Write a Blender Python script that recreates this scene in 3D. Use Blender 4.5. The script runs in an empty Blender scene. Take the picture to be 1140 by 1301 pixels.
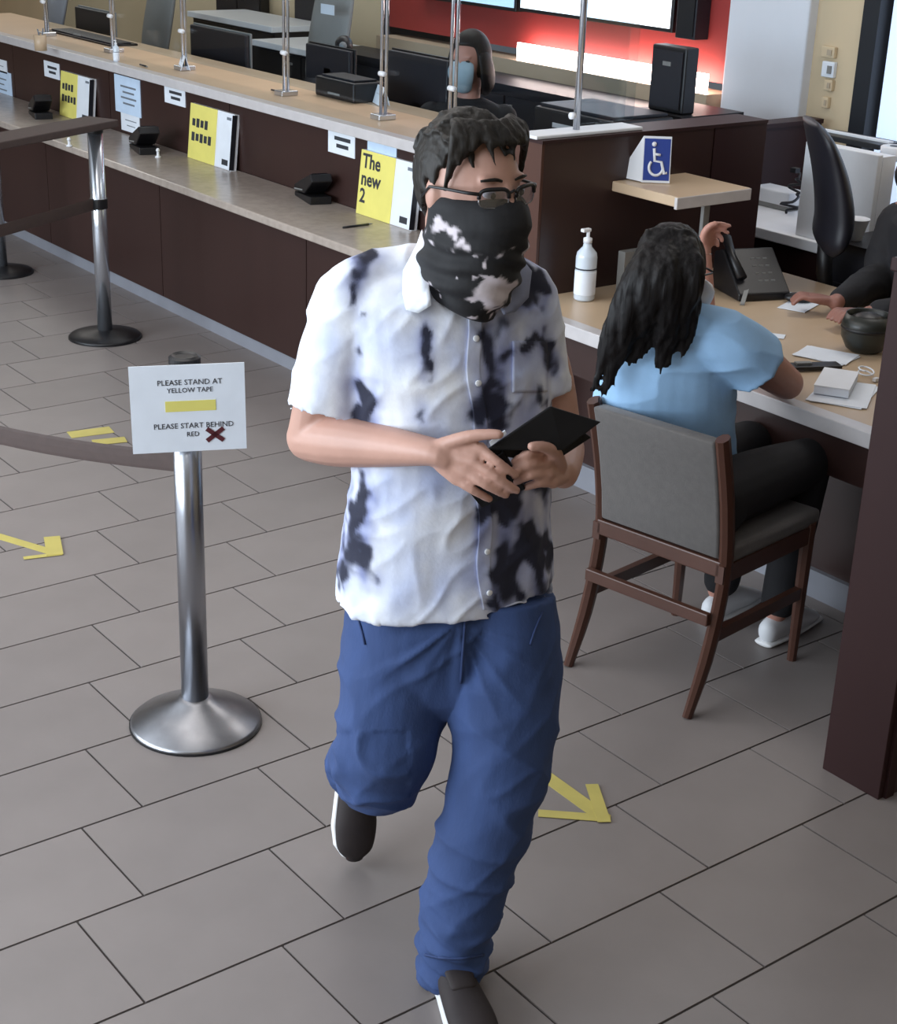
import bpy, bmesh, math, random
from mathutils import Vector, Matrix, noise
from mathutils.bvhtree import BVHTree
random.seed(7)
D = bpy.data
SC = bpy.context.scene
COL = SC.collection

# ------------------------------------------------------------------ camera
CAMPOS = Vector((-1.5571, -3.5625, 2.0965))
RM = Matrix(((0.7972176965681079, 0.20562800665031752, -0.5675923424075214),
             (-0.6027452685040485, 0.323753079335319, -0.7293024646310207),
             (0.03379475661434139, 0.9235264297798497, 0.3820429922449329)))
FPX = 2004.94
cam_data = D.cameras.new('camera')
cam_data.sensor_fit = 'HORIZONTAL'
cam_data.sensor_width = 36.0
cam_data.lens = FPX / 1140.0 * 36.0
cam_data.clip_start = 0.05
cam = D.objects.new('camera', cam_data)
COL.objects.link(cam)
cam.matrix_world = Matrix.Translation(CAMPOS) @ RM.to_4x4()
SC.camera = cam

# ------------------------------------------------------------------ world and lights
world = D.worlds.new('world'); SC.world = world
world.use_nodes = True
bg = world.node_tree.nodes['Background']
bg.inputs[0].default_value = (0.80, 0.88, 1.0, 1)
bg.inputs[1].default_value = 0.14

def area(name, loc, target, sx, sy, power, color):
    l = D.lights.new(name, 'AREA'); l.shape = 'RECTANGLE'
    l.size = sx; l.size_y = sy; l.energy = power; l.color = color
    o = D.objects.new(name, l); COL.objects.link(o)
    o.location = loc
    d = Vector(target) - Vector(loc)
    o.rotation_euler = d.to_track_quat('-Z', 'Y').to_euler()
    return o
# daylight through the glazed shop front on the left, and ceiling panels
area('window_daylight', (-3.85, 1.2, 1.75), (0.5, 0.6, 0.9), 6.5, 2.1, 420, (0.80, 0.90, 1.0))
area('ceiling_panel_lobby', (0.1, 0.6, 2.93), (0.1, 0.6, 0), 1.2, 3.2, 30, (1.0, 0.96, 0.92))
area('ceiling_panel_entry', (-1.4, -2.6, 2.93), (-1.4, -2.6, 0), 1.2, 1.2, 12, (0.95, 0.97, 1.0))
area('ceiling_panel_tellers', (3.5, 3.9, 2.93), (3.5, 3.9, 0), 1.0, 3.4, 42, (1.0, 0.96, 0.90))
area('ceiling_panel_desk', (3.3, -0.1, 2.93), (3.3, -0.1, 0), 0.8, 1.0, 15, (1.0, 0.96, 0.92))
area('ceiling_panel_far', (3.3, 8.8, 2.93), (3.3, 8.8, 0), 1.4, 3.0, 50, (1.0, 0.96, 0.90))

vs = SC.view_settings
vs.view_transform = 'Standard'; vs.look = 'None'; vs.gamma = 1.0
vs.use_curve_mapping = False
vs.exposure = 0.0

# ------------------------------------------------------------------ pixel helpers (1140 x 1301 frame)
def ray(x, y):
    return RM @ Vector(((x - 570.0) / FPX, -(y - 650.5) / FPX, -1.0))
def at_z(x, y, z=0.0):
    d = ray(x, y); return CAMPOS + d * ((z - CAMPOS.z) / d.z)
def at_x(x, y, X):
    d = ray(x, y); return CAMPOS + d * ((X - CAMPOS.x) / d.x)
def at_y(x, y, Y):
    d = ray(x, y); return CAMPOS + d * ((Y - CAMPOS.y) / d.y)
def at_d(x, y, dd):
    return CAMPOS + ray(x, y) * dd
def to_px(p):
    c = RM.transposed() @ (Vector(p) - CAMPOS)
    return 570 + c.x / -c.z * FPX, 650.5 - c.y / -c.z * FPX
NH = Vector((0.5676, 0.7293, 0)).normalized()      # horizontal, away from the camera
RH = Vector((0.7972, -0.6027, 0)).normalized()     # horizontal, picture right
UP = Vector((0, 0, 1))
def at_plane(x, y, G, off=0.0):                    # upright plane through G facing the camera, moved back by off
    d = ray(x, y); g = Vector(G) + NH * off
    return CAMPOS + d * ((g - CAMPOS).dot(NH) / d.dot(NH))

# ------------------------------------------------------------------ materials
MATS = {}
def srgb(r, g, b):
    f = lambda c: ((c / 255.0 + 0.055) / 1.055) ** 2.4 if c > 10 else c / 255.0 / 12.92
    return (f(r), f(g), f(b), 1.0)
def mat(name, rgb, rough=0.5, metal=0.0, var=0.0, scale=8.0, stretch=(1, 1, 1), bump=0.0, bscale=60.0, spec=0.5,
        emit=0.0, trans=0.0, alpha=1.0, attr=None, coat=0.0, objrand=0.0, sheen=0.0):
    if name in MATS: return MATS[name]
    m = D.materials.new(name); m.use_nodes = True
    nt = m.node_tree; N = nt.nodes; Lk = nt.links
    b = N['Principled BSDF']
    c = srgb(*rgb)
    b.inputs['Base Color'].default_value = c
    b.inputs['Roughness'].default_value = rough
    b.inputs['Metallic'].default_value = metal
    b.inputs['Specular IOR Level'].default_value = spec
    b.inputs['Coat Weight'].default_value = coat
    if sheen: b.inputs['Sheen Weight'].default_value = sheen
    if trans: b.inputs['Transmission Weight'].default_value = trans
    b.inputs['Alpha'].default_value = alpha
    if emit:
        b.inputs['Emission Color'].default_value = c; b.inputs['Emission Strength'].default_value = emit
    tc = N.new('ShaderNodeTexCoord')
    mp = N.new('ShaderNodeMapping'); mp.inputs['Scale'].default_value = stretch
    Lk.new(tc.outputs['Object'], mp.inputs['Vector'])
    src = None
    if attr:
        a = N.new('ShaderNodeAttribute'); a.attribute_name = attr
        src = a.outputs['Color']
    if var > 0:
        nz = N.new('ShaderNodeTexNoise'); nz.inputs['Scale'].default_value = scale; nz.inputs['Detail'].default_value = 5.0
        Lk.new(mp.outputs['Vector'], nz.inputs['Vector'])
        rp = N.new('ShaderNodeMapRange'); rp.inputs[1].default_value = 0.3; rp.inputs[2].default_value = 0.7
        rp.inputs[3].default_value = 1.0 - var; rp.inputs[4].default_value = 1.0 + var
        Lk.new(nz.outputs['Fac'], rp.inputs[0])
        val = rp.outputs[0]
        if objrand:
            oi = N.new('ShaderNodeObjectInfo')
            r2 = N.new('ShaderNodeMapRange'); r2.inputs[3].default_value = 1 - objrand; r2.inputs[4].default_value = 1 + objrand
            Lk.new(oi.outputs['Random'], r2.inputs[0])
            mu = N.new('ShaderNodeMath'); mu.operation = 'MULTIPLY'
            Lk.new(val, mu.inputs[0]); Lk.new(r2.outputs[0], mu.inputs[1]); val = mu.outputs[0]
        vm = N.new('ShaderNodeVectorMath'); vm.operation = 'SCALE'
        if src: Lk.new(src, vm.inputs[0])
        else: vm.inputs[0].default_value = c[:3]
        Lk.new(val, vm.inputs['Scale'])
        src = vm.outputs['Vector']
    if src: Lk.new(src, b.inputs['Base Color'])
    if bump > 0:
        n2 = N.new('ShaderNodeTexNoise'); n2.inputs['Scale'].default_value = bscale; n2.inputs['Detail'].default_value = 3.0
        Lk.new(mp.outputs['Vector'], n2.inputs['Vector'])
        bp = N.new('ShaderNodeBump'); bp.inputs['Strength'].default_value = bump; bp.inputs['Distance'].default_value = 0.004
        Lk.new(n2.outputs['Fac'], bp.inputs['Height']); Lk.new(bp.outputs['Normal'], b.inputs['Normal'])
    MATS[name] = m
    return m
def glass_mat(name, rgb, mixf):
    if name in MATS: return MATS[name]
    m = D.materials.new(name); m.use_nodes = True
    nt = m.node_tree; N = nt.nodes; Lk = nt.links
    N.remove(N['Principled BSDF'])
    t = N.new('ShaderNodeBsdfTransparent'); t.inputs[0].default_value = srgb(*rgb)
    g = N.new('ShaderNodeBsdfGlossy'); g.inputs['Roughness'].default_value = 0.03
    mx = N.new('ShaderNodeMixShader'); mx.inputs[0].default_value = mixf
    Lk.new(t.outputs[0], mx.inputs[1]); Lk.new(g.outputs[0], mx.inputs[2])
    Lk.new(mx.outputs[0], N['Material Output'].inputs[0])
    MATS[name] = m
    return m

M_tile = mat('tile', (130, 122, 119), 0.42, var=0.05, scale=5, bump=0.05, bscale=40, objrand=0.05, spec=0.4)
M_grout = mat('grout', (70, 62, 60), 0.9, var=0.1, scale=30)
M_wood = mat('dark_wood', (54, 36, 33), 0.36, var=0.13, scale=3, stretch=(1, 1, 0.12), bump=0.03, bscale=50)
M_woodred = mat('red_brown_wood', (48, 28, 28), 0.5, spec=0.25, var=0.12, scale=3, stretch=(1, 1, 0.12))
M_woodchair = mat('chair_wood', (74, 46, 36), 0.4, var=0.15, scale=5, stretch=(1, 1, 0.2))
M_stone = mat('stone_ledge', (168, 156, 146), 0.25, var=0.10, scale=25, bump=0.02)
M_maple = mat('maple_top', (192, 168, 140), 0.35, var=0.07, scale=4, stretch=(0.15, 1, 1))
M_edge = mat('ledge_edge', (196, 192, 192), 0.3, var=0.05, scale=20)
M_kick = mat('kick_grey', (132, 134, 142), 0.45, var=0.05, scale=10)
M_steel = mat('brushed_steel', (172, 175, 182), 0.3, metal=1.0, var=0.06, scale=30, stretch=(1, 1, 0.05))
M_steeld = mat('base_steel', (150, 150, 154), 0.34, metal=1.0, var=0.08, scale=30)
M_chrome = mat('bright_metal', (205, 210, 218), 0.22, metal=0.9, var=0.03)
M_black = mat('black_plastic', (20, 19, 22), 0.42, var=0.1, scale=20)
M_navy = mat('dark_navy', (26, 26, 34), 0.5, var=0.1, scale=10)
M_white = mat('white_paint', (226, 228, 232), 0.5, var=0.03, scale=10)
M_paper = mat('paper', (226, 232, 240), 0.7, var=0.03, scale=14)
M_paperblue = mat('paper_blue', (196, 216, 238), 0.7, var=0.05, scale=14)
M_ink = mat('ink', (48, 50, 56), 0.7, var=0.1)
M_inkgrey = mat('ink_grey', (110, 118, 128), 0.7, var=0.1)
M_yellow = mat('yellow_card', (226, 216, 116), 0.6, var=0.04, scale=12)
M_tape = mat('yellow_tape', (190, 176, 96), 0.5, var=0.08, scale=14)
M_tan = mat('tan_wall', (176, 160, 138), 0.7, var=0.04, scale=3, bump=0.03)
M_beige = mat('beige_wall', (206, 186, 154), 0.7, var=0.04, scale=3, bump=0.03)
M_red = mat('red_wall', (158, 52, 48), 0.6, var=0.05, scale=3)
M_column = mat('column_white', (214, 218, 226), 0.55, var=0.03, scale=3)
M_ceil = mat('ceiling_white', (225, 225, 225), 0.8, var=0.02)
M_screen = mat('screen_white', (240, 246, 255), 0.4, emit=2.6)
M_screenblue = mat('screen_blue', (176, 208, 232), 0.4, emit=1.1)
M_cove = mat('cove_lamp', (255, 226, 214), 0.4, emit=20.0)
M_daywin = mat('daylit_pane', (196, 214, 240), 0.3, emit=0.9)
M_glass = glass_mat('clear_screen', (240, 245, 248), 0.06)
M_lens = glass_mat('lens_glass', (225, 226, 232), 0.10)
M_grey = mat('grey_plastic', (128, 128, 126), 0.5, var=0.06, scale=8)
M_greyfab = mat('grey_fabric', (88, 84, 82), 0.85, var=0.07, scale=50, bump=0.15, bscale=200, sheen=0.2)
M_belt = mat('belt_brown', (72, 58, 54), 0.7, var=0.08, scale=40)
M_skin = mat('skin_light', (186, 144, 128), 0.5, var=0.05, scale=14, bump=0.05, bscale=90)
M_skinw = mat('skin_tan', (178, 128, 112), 0.5, var=0.05, scale=14)
M_skine = mat('skin_brown', (140, 96, 84), 0.5, var=0.05, scale=14)
M_hair = mat('hair_brown', (34, 30, 26), 0.55, var=0.35, scale=60, stretch=(1, 1, 0.25), bump=0.4, bscale=140, spec=0.3)
M_hairb = mat('hair_black', (15, 12, 13), 0.55, var=0.3, scale=60, stretch=(1, 1, 0.15), bump=0.3, bscale=160, spec=0.3)
M_denim = mat('denim', (50, 71, 116), 0.85, var=0.13, scale=14, stretch=(1, 1, 0.45), bump=0.15, bscale=220)
M_denimd = mat('denim_seam', (42, 60, 102), 0.8, var=0.1, scale=40)
M_shirt = mat('tie_dye_cotton', (230, 235, 250), 0.8, var=0.05, scale=40, attr='dye', bump=0.1, bscale=160)
M_mask = mat('printed_mask', (20, 20, 22), 0.8, var=0.08, scale=40, attr='dye', bump=0.1, bscale=160)
M_tee = mat('pale_blue_cotton', (158, 198, 236), 0.85, var=0.04, scale=20, bump=0.08, bscale=160)
M_blackcloth = mat('black_cloth', (22, 21, 25), 0.85, var=0.15, scale=12, bump=0.1)
M_shoe = mat('shoe_suede', (42, 34, 34), 0.75, var=0.15, scale=25)
M_sole = mat('white_rubber', (228, 228, 228), 0.55, var=0.04)
M_leather = mat('black_leather', (13, 12, 14), 0.55, var=0.2, scale=30, bump=0.1, spec=0.25)
M_signblue = mat('sign_blue', (38, 62, 140), 0.5, var=0.04)
M_bottle = mat('bottle_clear', (206, 216, 226), 0.15, var=0.03, spec=0.6)
M_redx = mat('dark_red_ink', (84, 26, 34), 0.7, var=0.1)
M_maskblue = mat('mask_blue', (150, 172, 184), 0.8, var=0.04)
M_eye = mat('eye_white', (216, 210, 206), 0.3, var=0.02)
M_basket = mat('dark_green_plastic', (40, 42, 38), 0.35, var=0.15, scale=14)
M_floorbase = mat('slab', (60, 54, 52), 0.9, var=0.08)
M_doorframe = mat('door_black', (22, 24, 30), 0.4, var=0.1)

# ------------------------------------------------------------------ mesh building
def catmull(pts, n):
    """interpolate tuples of floats"""
    out = []
    P = [tuple(p) for p in pts]
    for i in range(len(P) - 1):
        p0 = P[max(i - 1, 0)]; p1 = P[i]; p2 = P[i + 1]; p3 = P[min(i + 2, len(P) - 1)]
        for k in range(n):
            t = k / n
            out.append(tuple(0.5 * ((2 * b) + (-a + c) * t + (2 * a - 5 * b + 4 * c - d) * t * t + (-a + 3 * b - 3 * c + d) * t ** 3)
                             for a, b, c, d in zip(p0, p1, p2, p3)))
    out.append(P[-1])
    return out
class MB:
    def __init__(s): s.v = []; s.f = []
    def add(s, vs, fs):
        o = len(s.v); s.v += [Vector(v) for v in vs]; s.f += [tuple(i + o for i in f) for f in fs]; return s
    def box(s, c, size, rot=None):
        hx, hy, hz = size[0] / 2, size[1] / 2, size[2] / 2
        vs = [Vector((x, y, z)) for x in (-hx, hx) for y in (-hy, hy) for z in (-hz, hz)]
        if rot is not None: vs = [rot @ v for v in vs]
        c = Vector(c)
        return s.add([v + c for v in vs], [(0, 1, 3, 2), (4, 6, 7, 5), (0, 4, 5, 1), (2, 3, 7, 6), (0, 2, 6, 4), (1, 5, 7, 3)])
    def bb(s, a, b):
        a = Vector(a); b = Vector(b)
        return s.box((a + b) / 2, [abs(q) for q in (b - a)])
    def prism(s, poly, vec):
        """closed polygon extruded by vec"""
        n = len(poly); vec = Vector(vec)
        vs = [Vector(p) for p in poly] + [Vector(p) + vec for p in poly]
        fs = [tuple(reversed(range(n))), tuple(range(n, 2 * n))]
        fs += [(i, (i + 1) % n, n + (i + 1) % n, n + i) for i in range(n)]
        return s.add(vs, fs)
    def tube(s, pts, rad, n=10, ref=None, cap=True, dome=False):
        """pts list of Vector; rad list of r or (rx, ry); ref = direction of rx"""
        P = [Vector(p) for p in pts]; m = len(P)
        if not isinstance(rad, (list, tuple)): rad = [rad] * m
        Rr = [(r, r) if not isinstance(r, (list, tuple)) else r for r in rad]
        T = []
        for i in range(m):
            t = P[min(i + 1, m - 1)] - P[max(i - 1, 0)]
            T.append(t.normalized() if t.length > 1e-9 else Vector((0, 0, 1)))
        if ref is None:
            ref = Vector((1, 0, 0)) if abs(T[0].x) < 0.8 else Vector((0, 1, 0))
            fixed = False
        else: ref = Vector(ref); fixed = True
        u = ref.copy(); vs = []; fs = []
        rings = []
        seq = [(P[i], Rr[i], T[i]) for i in range(m)]
        if dome:
            a = seq[0]; b = seq[-1]
            pre = [(a[0] - a[2] * min(a[1]) * math.sin(q), (a[1][0] * math.cos(q), a[1][1] * math.cos(q)), a[2]) for q in (1.25, 0.8, 0.4)]
            post = [(b[0] + b[2] * min(b[1]) * math.sin(q), (b[1][0] * math.cos(q), b[1][1] * math.cos(q)), b[2]) for q in (0.4, 0.8, 1.25)]
            seq = pre + seq + post
        for p, r, t in seq:
            base = ref if fixed else u
            w = base - t * base.dot(t)
            if w.length < 1e-6: w = t.orthogonal()
            u = w.normalized(); w2 = t.cross(u)
            vs += [p + u * (r[0] * math.cos(2 * math.pi * k / n)) + w2 * (r[1] * math.sin(2 * math.pi * k / n)) for k in range(n)]
        m2 = len(seq)
        for i in range(m2 - 1):
            for k in range(n):
                a = i * n + k; b = i * n + (k + 1) % n
                fs.append((a, b, b + n, a + n))
        if cap:
            fs.append(tuple(reversed(range(n)))); fs.append(tuple((m2 - 1) * n + k for k in range(n)))
        return s.add(vs, fs)
    def loft(s, keys, n=16, ref=None, sub=4, dome=False):
        """keys: (point, rx, ry)"""
        q = catmull([(*k[0], k[1], k[2]) for k in keys], sub)
        return s.tube([Vector(a[:3]) for a in q], [(max(a[3], 0.001), max(a[4], 0.001)) for a in q], n, ref, True, dome)
    def lathe(s, prof, c, n=32, axis=None):
        c = Vector(c); vs = []; fs = []
        m = len(prof)
        for r, z in prof:
            for k in range(n):
                a = 2 * math.pi * k / n
                vs.append(Vector((max(r, 0.0004) * math.cos(a), max(r, 0.0004) * math.sin(a), z)))
        if axis is not None:
            q = Vector((0, 0, 1)).rotation_difference(Vector(axis)).to_matrix(); vs = [q @ v for v in vs]
        vs = [v + c for v in vs]
        for i in range(m - 1):
            for k in range(n):
                a = i * n + k; b = i * n + (k + 1) % n
                fs.append((a, b, b + n, a + n))
        fs.append(tuple(reversed(range(n)))); fs.append(tuple((m - 1) * n + k for k in range(n)))
        return s.add(vs, fs)
    def ell(s, c, r, rot=None, nu=20, nv=12, fn=None):
        c = Vector(c); vs = []; fs = []
        for j in range(1, nv):
            th = math.pi * j / nv
            for i in range(nu):
                ph = 2 * math.pi * i / nu
                d = Vector((math.sin(th) * math.cos(ph), math.sin(th) * math.sin(ph), math.cos(th)))
                p = Vector((d.x * r[0], d.y * r[1], d.z * r[2]))
                if fn: p = fn(p, d)
                vs.append(p)
        top = Vector((0, 0, r[2])); bot = Vector((0, 0, -r[2]))
        if fn: top = fn(top, Vector((0, 0, 1))); bot = fn(bot, Vector((0, 0, -1)))
        vs += [top, bot]
        for j in range(nv - 2):
            for i in range(nu):
                a = j * nu + i; b = j * nu + (i + 1) % nu
                fs.append((a, a + nu, b + nu, b))
        T = len(vs) - 2
        for i in range(nu):
            fs.append((T, i, (i + 1) % nu)); fs.append((T + 1, (nv - 2) * nu + (i + 1) % nu, (nv - 2) * nu + i))
        if rot is not None: vs = [rot @ v for v in vs]
        return s.add([v + c for v in vs], fs)
    def mesh(s, name, off=Vector()):
        me = D.meshes.new(name)
        me.from_pydata([v - off for v in s.v], [], s.f); me.update()
        bm = bmesh.new(); bm.from_mesh(me); bmesh.ops.recalc_face_normals(bm, faces=bm.faces); bm.to_mesh(me); bm.free()
        return me
def link(name, me, m, parent=None, smooth=False):
    o = D.objects.new(name, me); COL.objects.link(o)
    if m is not None and not me.materials: me.materials.append(m)
    if parent is not None: o.parent = parent
    if smooth: me.polygons.foreach_set('use_smooth', [True] * len(me.polygons))
    return o
def woff(o):
    v = Vector()
    while o is not None: v += o.location; o = o.parent
    return v
def build(mb, name, m, parent=None, smooth=False, bevel=0.0):
    """parent's world offset is taken off, so all shapes are given in room coordinates"""
    off = woff(parent) if parent is not None else Vector()
    if parent is None:
        xs = [v.x for v in mb.v]; ys = [v.y for v in mb.v]; zs = [v.z for v in mb.v]
        off = Vector(((min(xs) + max(xs)) / 2, (min(ys) + max(ys)) / 2, min(zs)))
    me = mb.mesh(name, off)
    if bevel > 0:
        bm = bmesh.new(); bm.from_mesh(me)
        bmesh.ops.bevel(bm, geom=[e for e in bm.edges if e.is_manifold and e.calc_face_angle(0) > 0.6], offset=bevel, segments=2, affect='EDGES', profile=0.5)
        bm.to_mesh(me); bm.free()
    o = link(name, me, m, parent, smooth)
    if parent is None: o.location = off
    return o
def remesh(mb, name, m, parent, voxel=0.006, smooth=4, disp=None, color=None):
    off = woff(parent)
    me = mb.mesh('tmp'); t = D.objects.new('tmp', me); COL.objects.link(t)
    r = t.modifiers.new('r', 'REMESH'); r.mode = 'VOXEL'; r.voxel_size = voxel
    if smooth:
        sm = t.modifiers.new('s', 'SMOOTH'); sm.factor = 0.5; sm.iterations = smooth
    dg = bpy.context.evaluated_depsgraph_get()
    new = D.meshes.new_from_object(t.evaluated_get(dg)); new.name = name
    D.objects.remove(t); D.meshes.remove(me)
    vs = [v.co.copy() for v in new.vertices]
    if disp:
        ns = [v.normal.copy() for v in new.vertices]
        vs = [disp(p, n) for p, n in zip(vs, ns)]
    if color:
        ca = new.color_attributes.new('dye', 'FLOAT_COLOR', 'POINT')
        ns = [v.normal.copy() for v in new.vertices]
        for i, p in enumerate(vs): ca.data[i].color = color(p, ns[i])
    tree = BVHTree.FromPolygons(vs, [tuple(p.vertices) for p in new.polygons])
    for v, p in zip(new.vertices, vs): v.co = p - off
    new.update(); new.materials.clear()
    o = link(name, new, m, parent, True)
    return o, tree
def tag(o, label, cat, group=None):
    o['label'] = label; o['category'] = cat
    if group: o['group'] = group
    return o
def thing(name, label, cat, loc=(0, 0, 0), group=None):
    o = D.objects.new(name, None); o.empty_display_size = 0.1; COL.objects.link(o); o.location = Vector(loc)
    return tag(o, label, cat, group)
def struct(mb, name, m, bevel=0.0, smooth=False, loc=True):
    o = build(mb, name, m, None, smooth, bevel); o['kind'] = 'structure'; return o
def text_mesh(txt, size, name, m, parent, origin, ux, uy, align='LEFT', off=0.0006, space=1.0, bold=False):
    """lettering lying on a plane: origin, ux (reading direction), uy (up)"""
    cu = D.curves.new('tmp', 'FONT'); cu.body = txt; cu.size = size; cu.align_x = align; cu.align_y = 'CENTER'
    cu.space_line = space; cu.resolution_u = 2; cu.extrude = 0.0004; cu.offset = size * 0.022 if bold else 0.0
    t = D.objects.new('tmp', cu); COL.objects.link(t)
    me = D.meshes.new_from_object(t.evaluated_get(bpy.context.evaluated_depsgraph_get())); me.name = name
    D.objects.remove(t); D.curves.remove(cu)
    ux = Vector(ux).normalized(); uy = Vector(uy).normalized(); n = ux.cross(uy)
    wo = woff(parent)
    for v in me.vertices: v.co = Vector(origin) + ux * v.co.x + uy * v.co.y + n * (v.co.z + off) - wo
    me.materials.clear()
    return link(name, me, m, parent)
def slab(c, ux, uy, w, h, t):
    """thin plate centred at c, front face at c, thickness behind"""
    ux = Vector(ux).normalized(); uy = Vector(uy).normalized(); n = ux.cross(uy); c = Vector(c)
    return MB().prism([c - ux * w / 2 - uy * h / 2, c + ux * w / 2 - uy * h / 2, c + ux * w / 2 + uy * h / 2, c - ux * w / 2 + uy * h / 2], -n * t)

# ================================================================== THE SETTING
TL = 0.47; TW = TL * 2 / 3
floor = struct(MB().bb((-4.2, -6.0, -0.12), (6.2, 13.0, -0.004)), 'floor', M_grout)
FO = floor.location.copy()
tile_me = MB().box((0, 0, -0.006), (TL - 0.006, TW - 0.006, 0.012)).mesh('floor_tile')
tile_me.materials.append(M_tile)
cand = []; rest = MB()
for j in range(-26, 10):
    yc = -(j + 0.5) * TW
    for n in range(-9, 9):
        xc = (n + 0.5 - j / 3.0 + math.floor(j / 3.0)) * TL
        if not (-4.0 < xc < 2.35): continue
        px = [to_px((xc + a * TL / 2, yc + b * TW / 2, 0)) for a in (-1, 1) for b in (-1, 1)]
        ahead = (RM.transposed() @ (Vector((xc, yc, 0)) - CAMPOS)).z < -0.6
        vis = ahead and max(p[0] for p in px) > 0 and min(p[0] for p in px) < 1140 and max(p[1] for p in px) > 230 and min(p[1] for p in px) < 1301
        if vis and xc < 2.3:
            cand.append(((Vector((xc, yc, 0)) - CAMPOS).length, xc, yc))
        else:
            rest.box((xc, yc, -0.006), (TL - 0.006, TW - 0.006, 0.012))
cand.sort()
for k, (dd, xc, yc) in enumerate(cand):
    if k < 300:
        o = D.objects.new('floor_tile', tile_me); COL.objects.link(o); o.parent = floor
        o.location = Vector((xc, yc, 0)) - FO
    else: rest.box((xc, yc, -0.006), (TL - 0.006, TW - 0.006, 0.012))
o = build(rest, 'outer_floor_tiles', M_tile, floor); o['kind'] = 'stuff'
struct(MB().bb((-4.2, -6, 3.0), (6.2, 13, 3.1)), 'ceiling', M_ceil)
struct(MB().bb((-4.2, -6.1, -0.1), (6.2, -6.0, 3.0)), 'wall_front', M_beige)
struct(MB().bb((-4.2, 13.0, -0.1), (6.2, 13.1, 3.0)), 'wall_far', M_beige)
wl = MB()
wl.bb((-4.3, -6, -0.1), (-4.2, -2.3, 3.0)); wl.bb((-4.3, 4.7, -0.1), (-4.2, 13, 3.0))
wl.bb((-4.3, -2.3, -0.1), (-4.2, 4.7, 0.4)); wl.bb((-4.3, -2.3, 2.85), (-4.2, 4.7, 3.0))
struct(wl, 'wall_left', M_beige)

XW = 4.4
yR0 = at_x(918, 60, XW).y; yR1 = at_x(495, 30, XW).y      # red panel from column to its far end
zS = at_x(800, 86, XW).z                                    # height of the light cove
struct(MB().bb((XW, yR0 - 0.05, zS), (XW + 0.1, yR1, 3.0)), 'wall_red', M_red)
struct(MB().bb((XW - 0.10, yR0 - 0.02, 0), (XW + 0.1, yR1, zS - 0.05)), 'wall_dado', M_tan)
struct(MB().bb((XW + 0.55, yR1, 0), (XW + 0.65, 13.0, 3.0)), 'wall_back', M_beige)
struct(MB().bb((XW, yR1 - 0.001, 0), (XW + 0.65, yR1 + 0.06, 3.0)), 'trim_1', M_doorframe)
yC1 = at_x(920, 80, XW - 0.06).y; yC0 = at_x(1021, 80, XW - 0.06).y
struct(MB().bb((XW - 0.06, yC0, 0), (XW + 0.1, yC1, 3.0)), 'wall_column', M_column, bevel=0.01)
yD = at_x(1094, 80, XW).y
struct(MB().bb((XW, yD, 0), (XW + 0.1, yC0, 3.0)), 'wall_right', M_beige)
# glazed door at the right edge
dr = struct(MB().bb((XW - 0.03, yD - 0.09, 0), (XW + 0.1, yD, 3.0)).bb((XW - 0.03, yD - 1.3, 0), (XW + 0.1, yD - 1.18, 3.0))
            .bb((XW - 0.03, yD - 1.18, 0), (XW + 0.1, yD - 0.09, 0.5)), 'door_1', M_doorframe)
for k in range(3):
    y1 = yD - 0.10 - k * 0.36
    build(MB().bb((XW + 0.03, y1 - 0.33, 0.5), (XW + 0.05, y1 - 0.015, 2.6)), 'pane', M_daywin, dr)
    build(MB().bb((XW - 0.01, y1 - 0.36, 0.5), (XW + 0.08, y1 - 0.33, 2.6)), 'mullion', M_doorframe, dr)
struct(MB().bb((XW, -6.0, 0), (XW + 0.1, yD - 1.3, 3.0)), 'wall_right_near', M_beige)
# cove lamp between red panel and dado
yL0 = yR0; yL1 = at_x(672, 58, XW).y
cv = MB().bb((XW - 0.085, yL0 + 0.01, zS - 0.05), (XW - 0.065, yL1, zS + 0.045))
tag(build(cv, 'cove_light', M_cove), 'long glowing white light strip along the bottom of the red wall', 'light')

# ------------------------------------------------------------------ teller counter
XB, XL, ZL, XT, ZT, XP = 1.944, 1.898, 0.662, 2.283, 1.027, 2.335
Y0, Y1 = 0.66, 7.2
tc = thing('teller_counter', 'long dark brown teller counter with stone ledge and raised stone top', 'counter', (XB + 0.5, 3.9, 0))
ys = [Y0]
while ys[-1] < Y1 - 0.2: ys.append(min(ys[-1] + 1.31, Y1))
for a, b in zip(ys[:-1], ys[1:]):
    build(MB().bb((XB, a + 0.003, 0.065), (XB + 0.03, b - 0.003, ZL - 0.036)), 'front_panel', M_wood, tc)
    build(MB().bb((XP, a + 0.003, ZL), (XP + 0.03, b - 0.003, ZT - 0.04)), 'upper_panel', M_wood, tc)
build(MB().bb((XB + 0.01, Y0, 0), (XB + 0.03, Y1, 0.065)), 'kickboard', M_kick, tc)
build(MB().bb((XB + 0.03, Y0, 0.0), (2.85, Y1, ZL - 0.04)).bb((XP + 0.03, Y0, ZL - 0.04), (2.85, Y1, ZT - 0.04)), 'carcass', M_navy, tc)
build(MB().bb((XL, Y0, ZL - 0.036), (XP, Y1, ZL)), 'ledge', M_stone, tc, bevel=0.006)
build(MB().bb((XT, Y0, ZT - 0.04), (2.88, Y1, ZT)), 'counter_top', M_maple, tc, bevel=0.006)
build(MB().bb((XT - 0.004, Y0, ZT - 0.042), (XT + 0.06, Y1, ZT + 0.0025)), 'counter_nosing', M_edge, tc, bevel=0.003)

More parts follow.
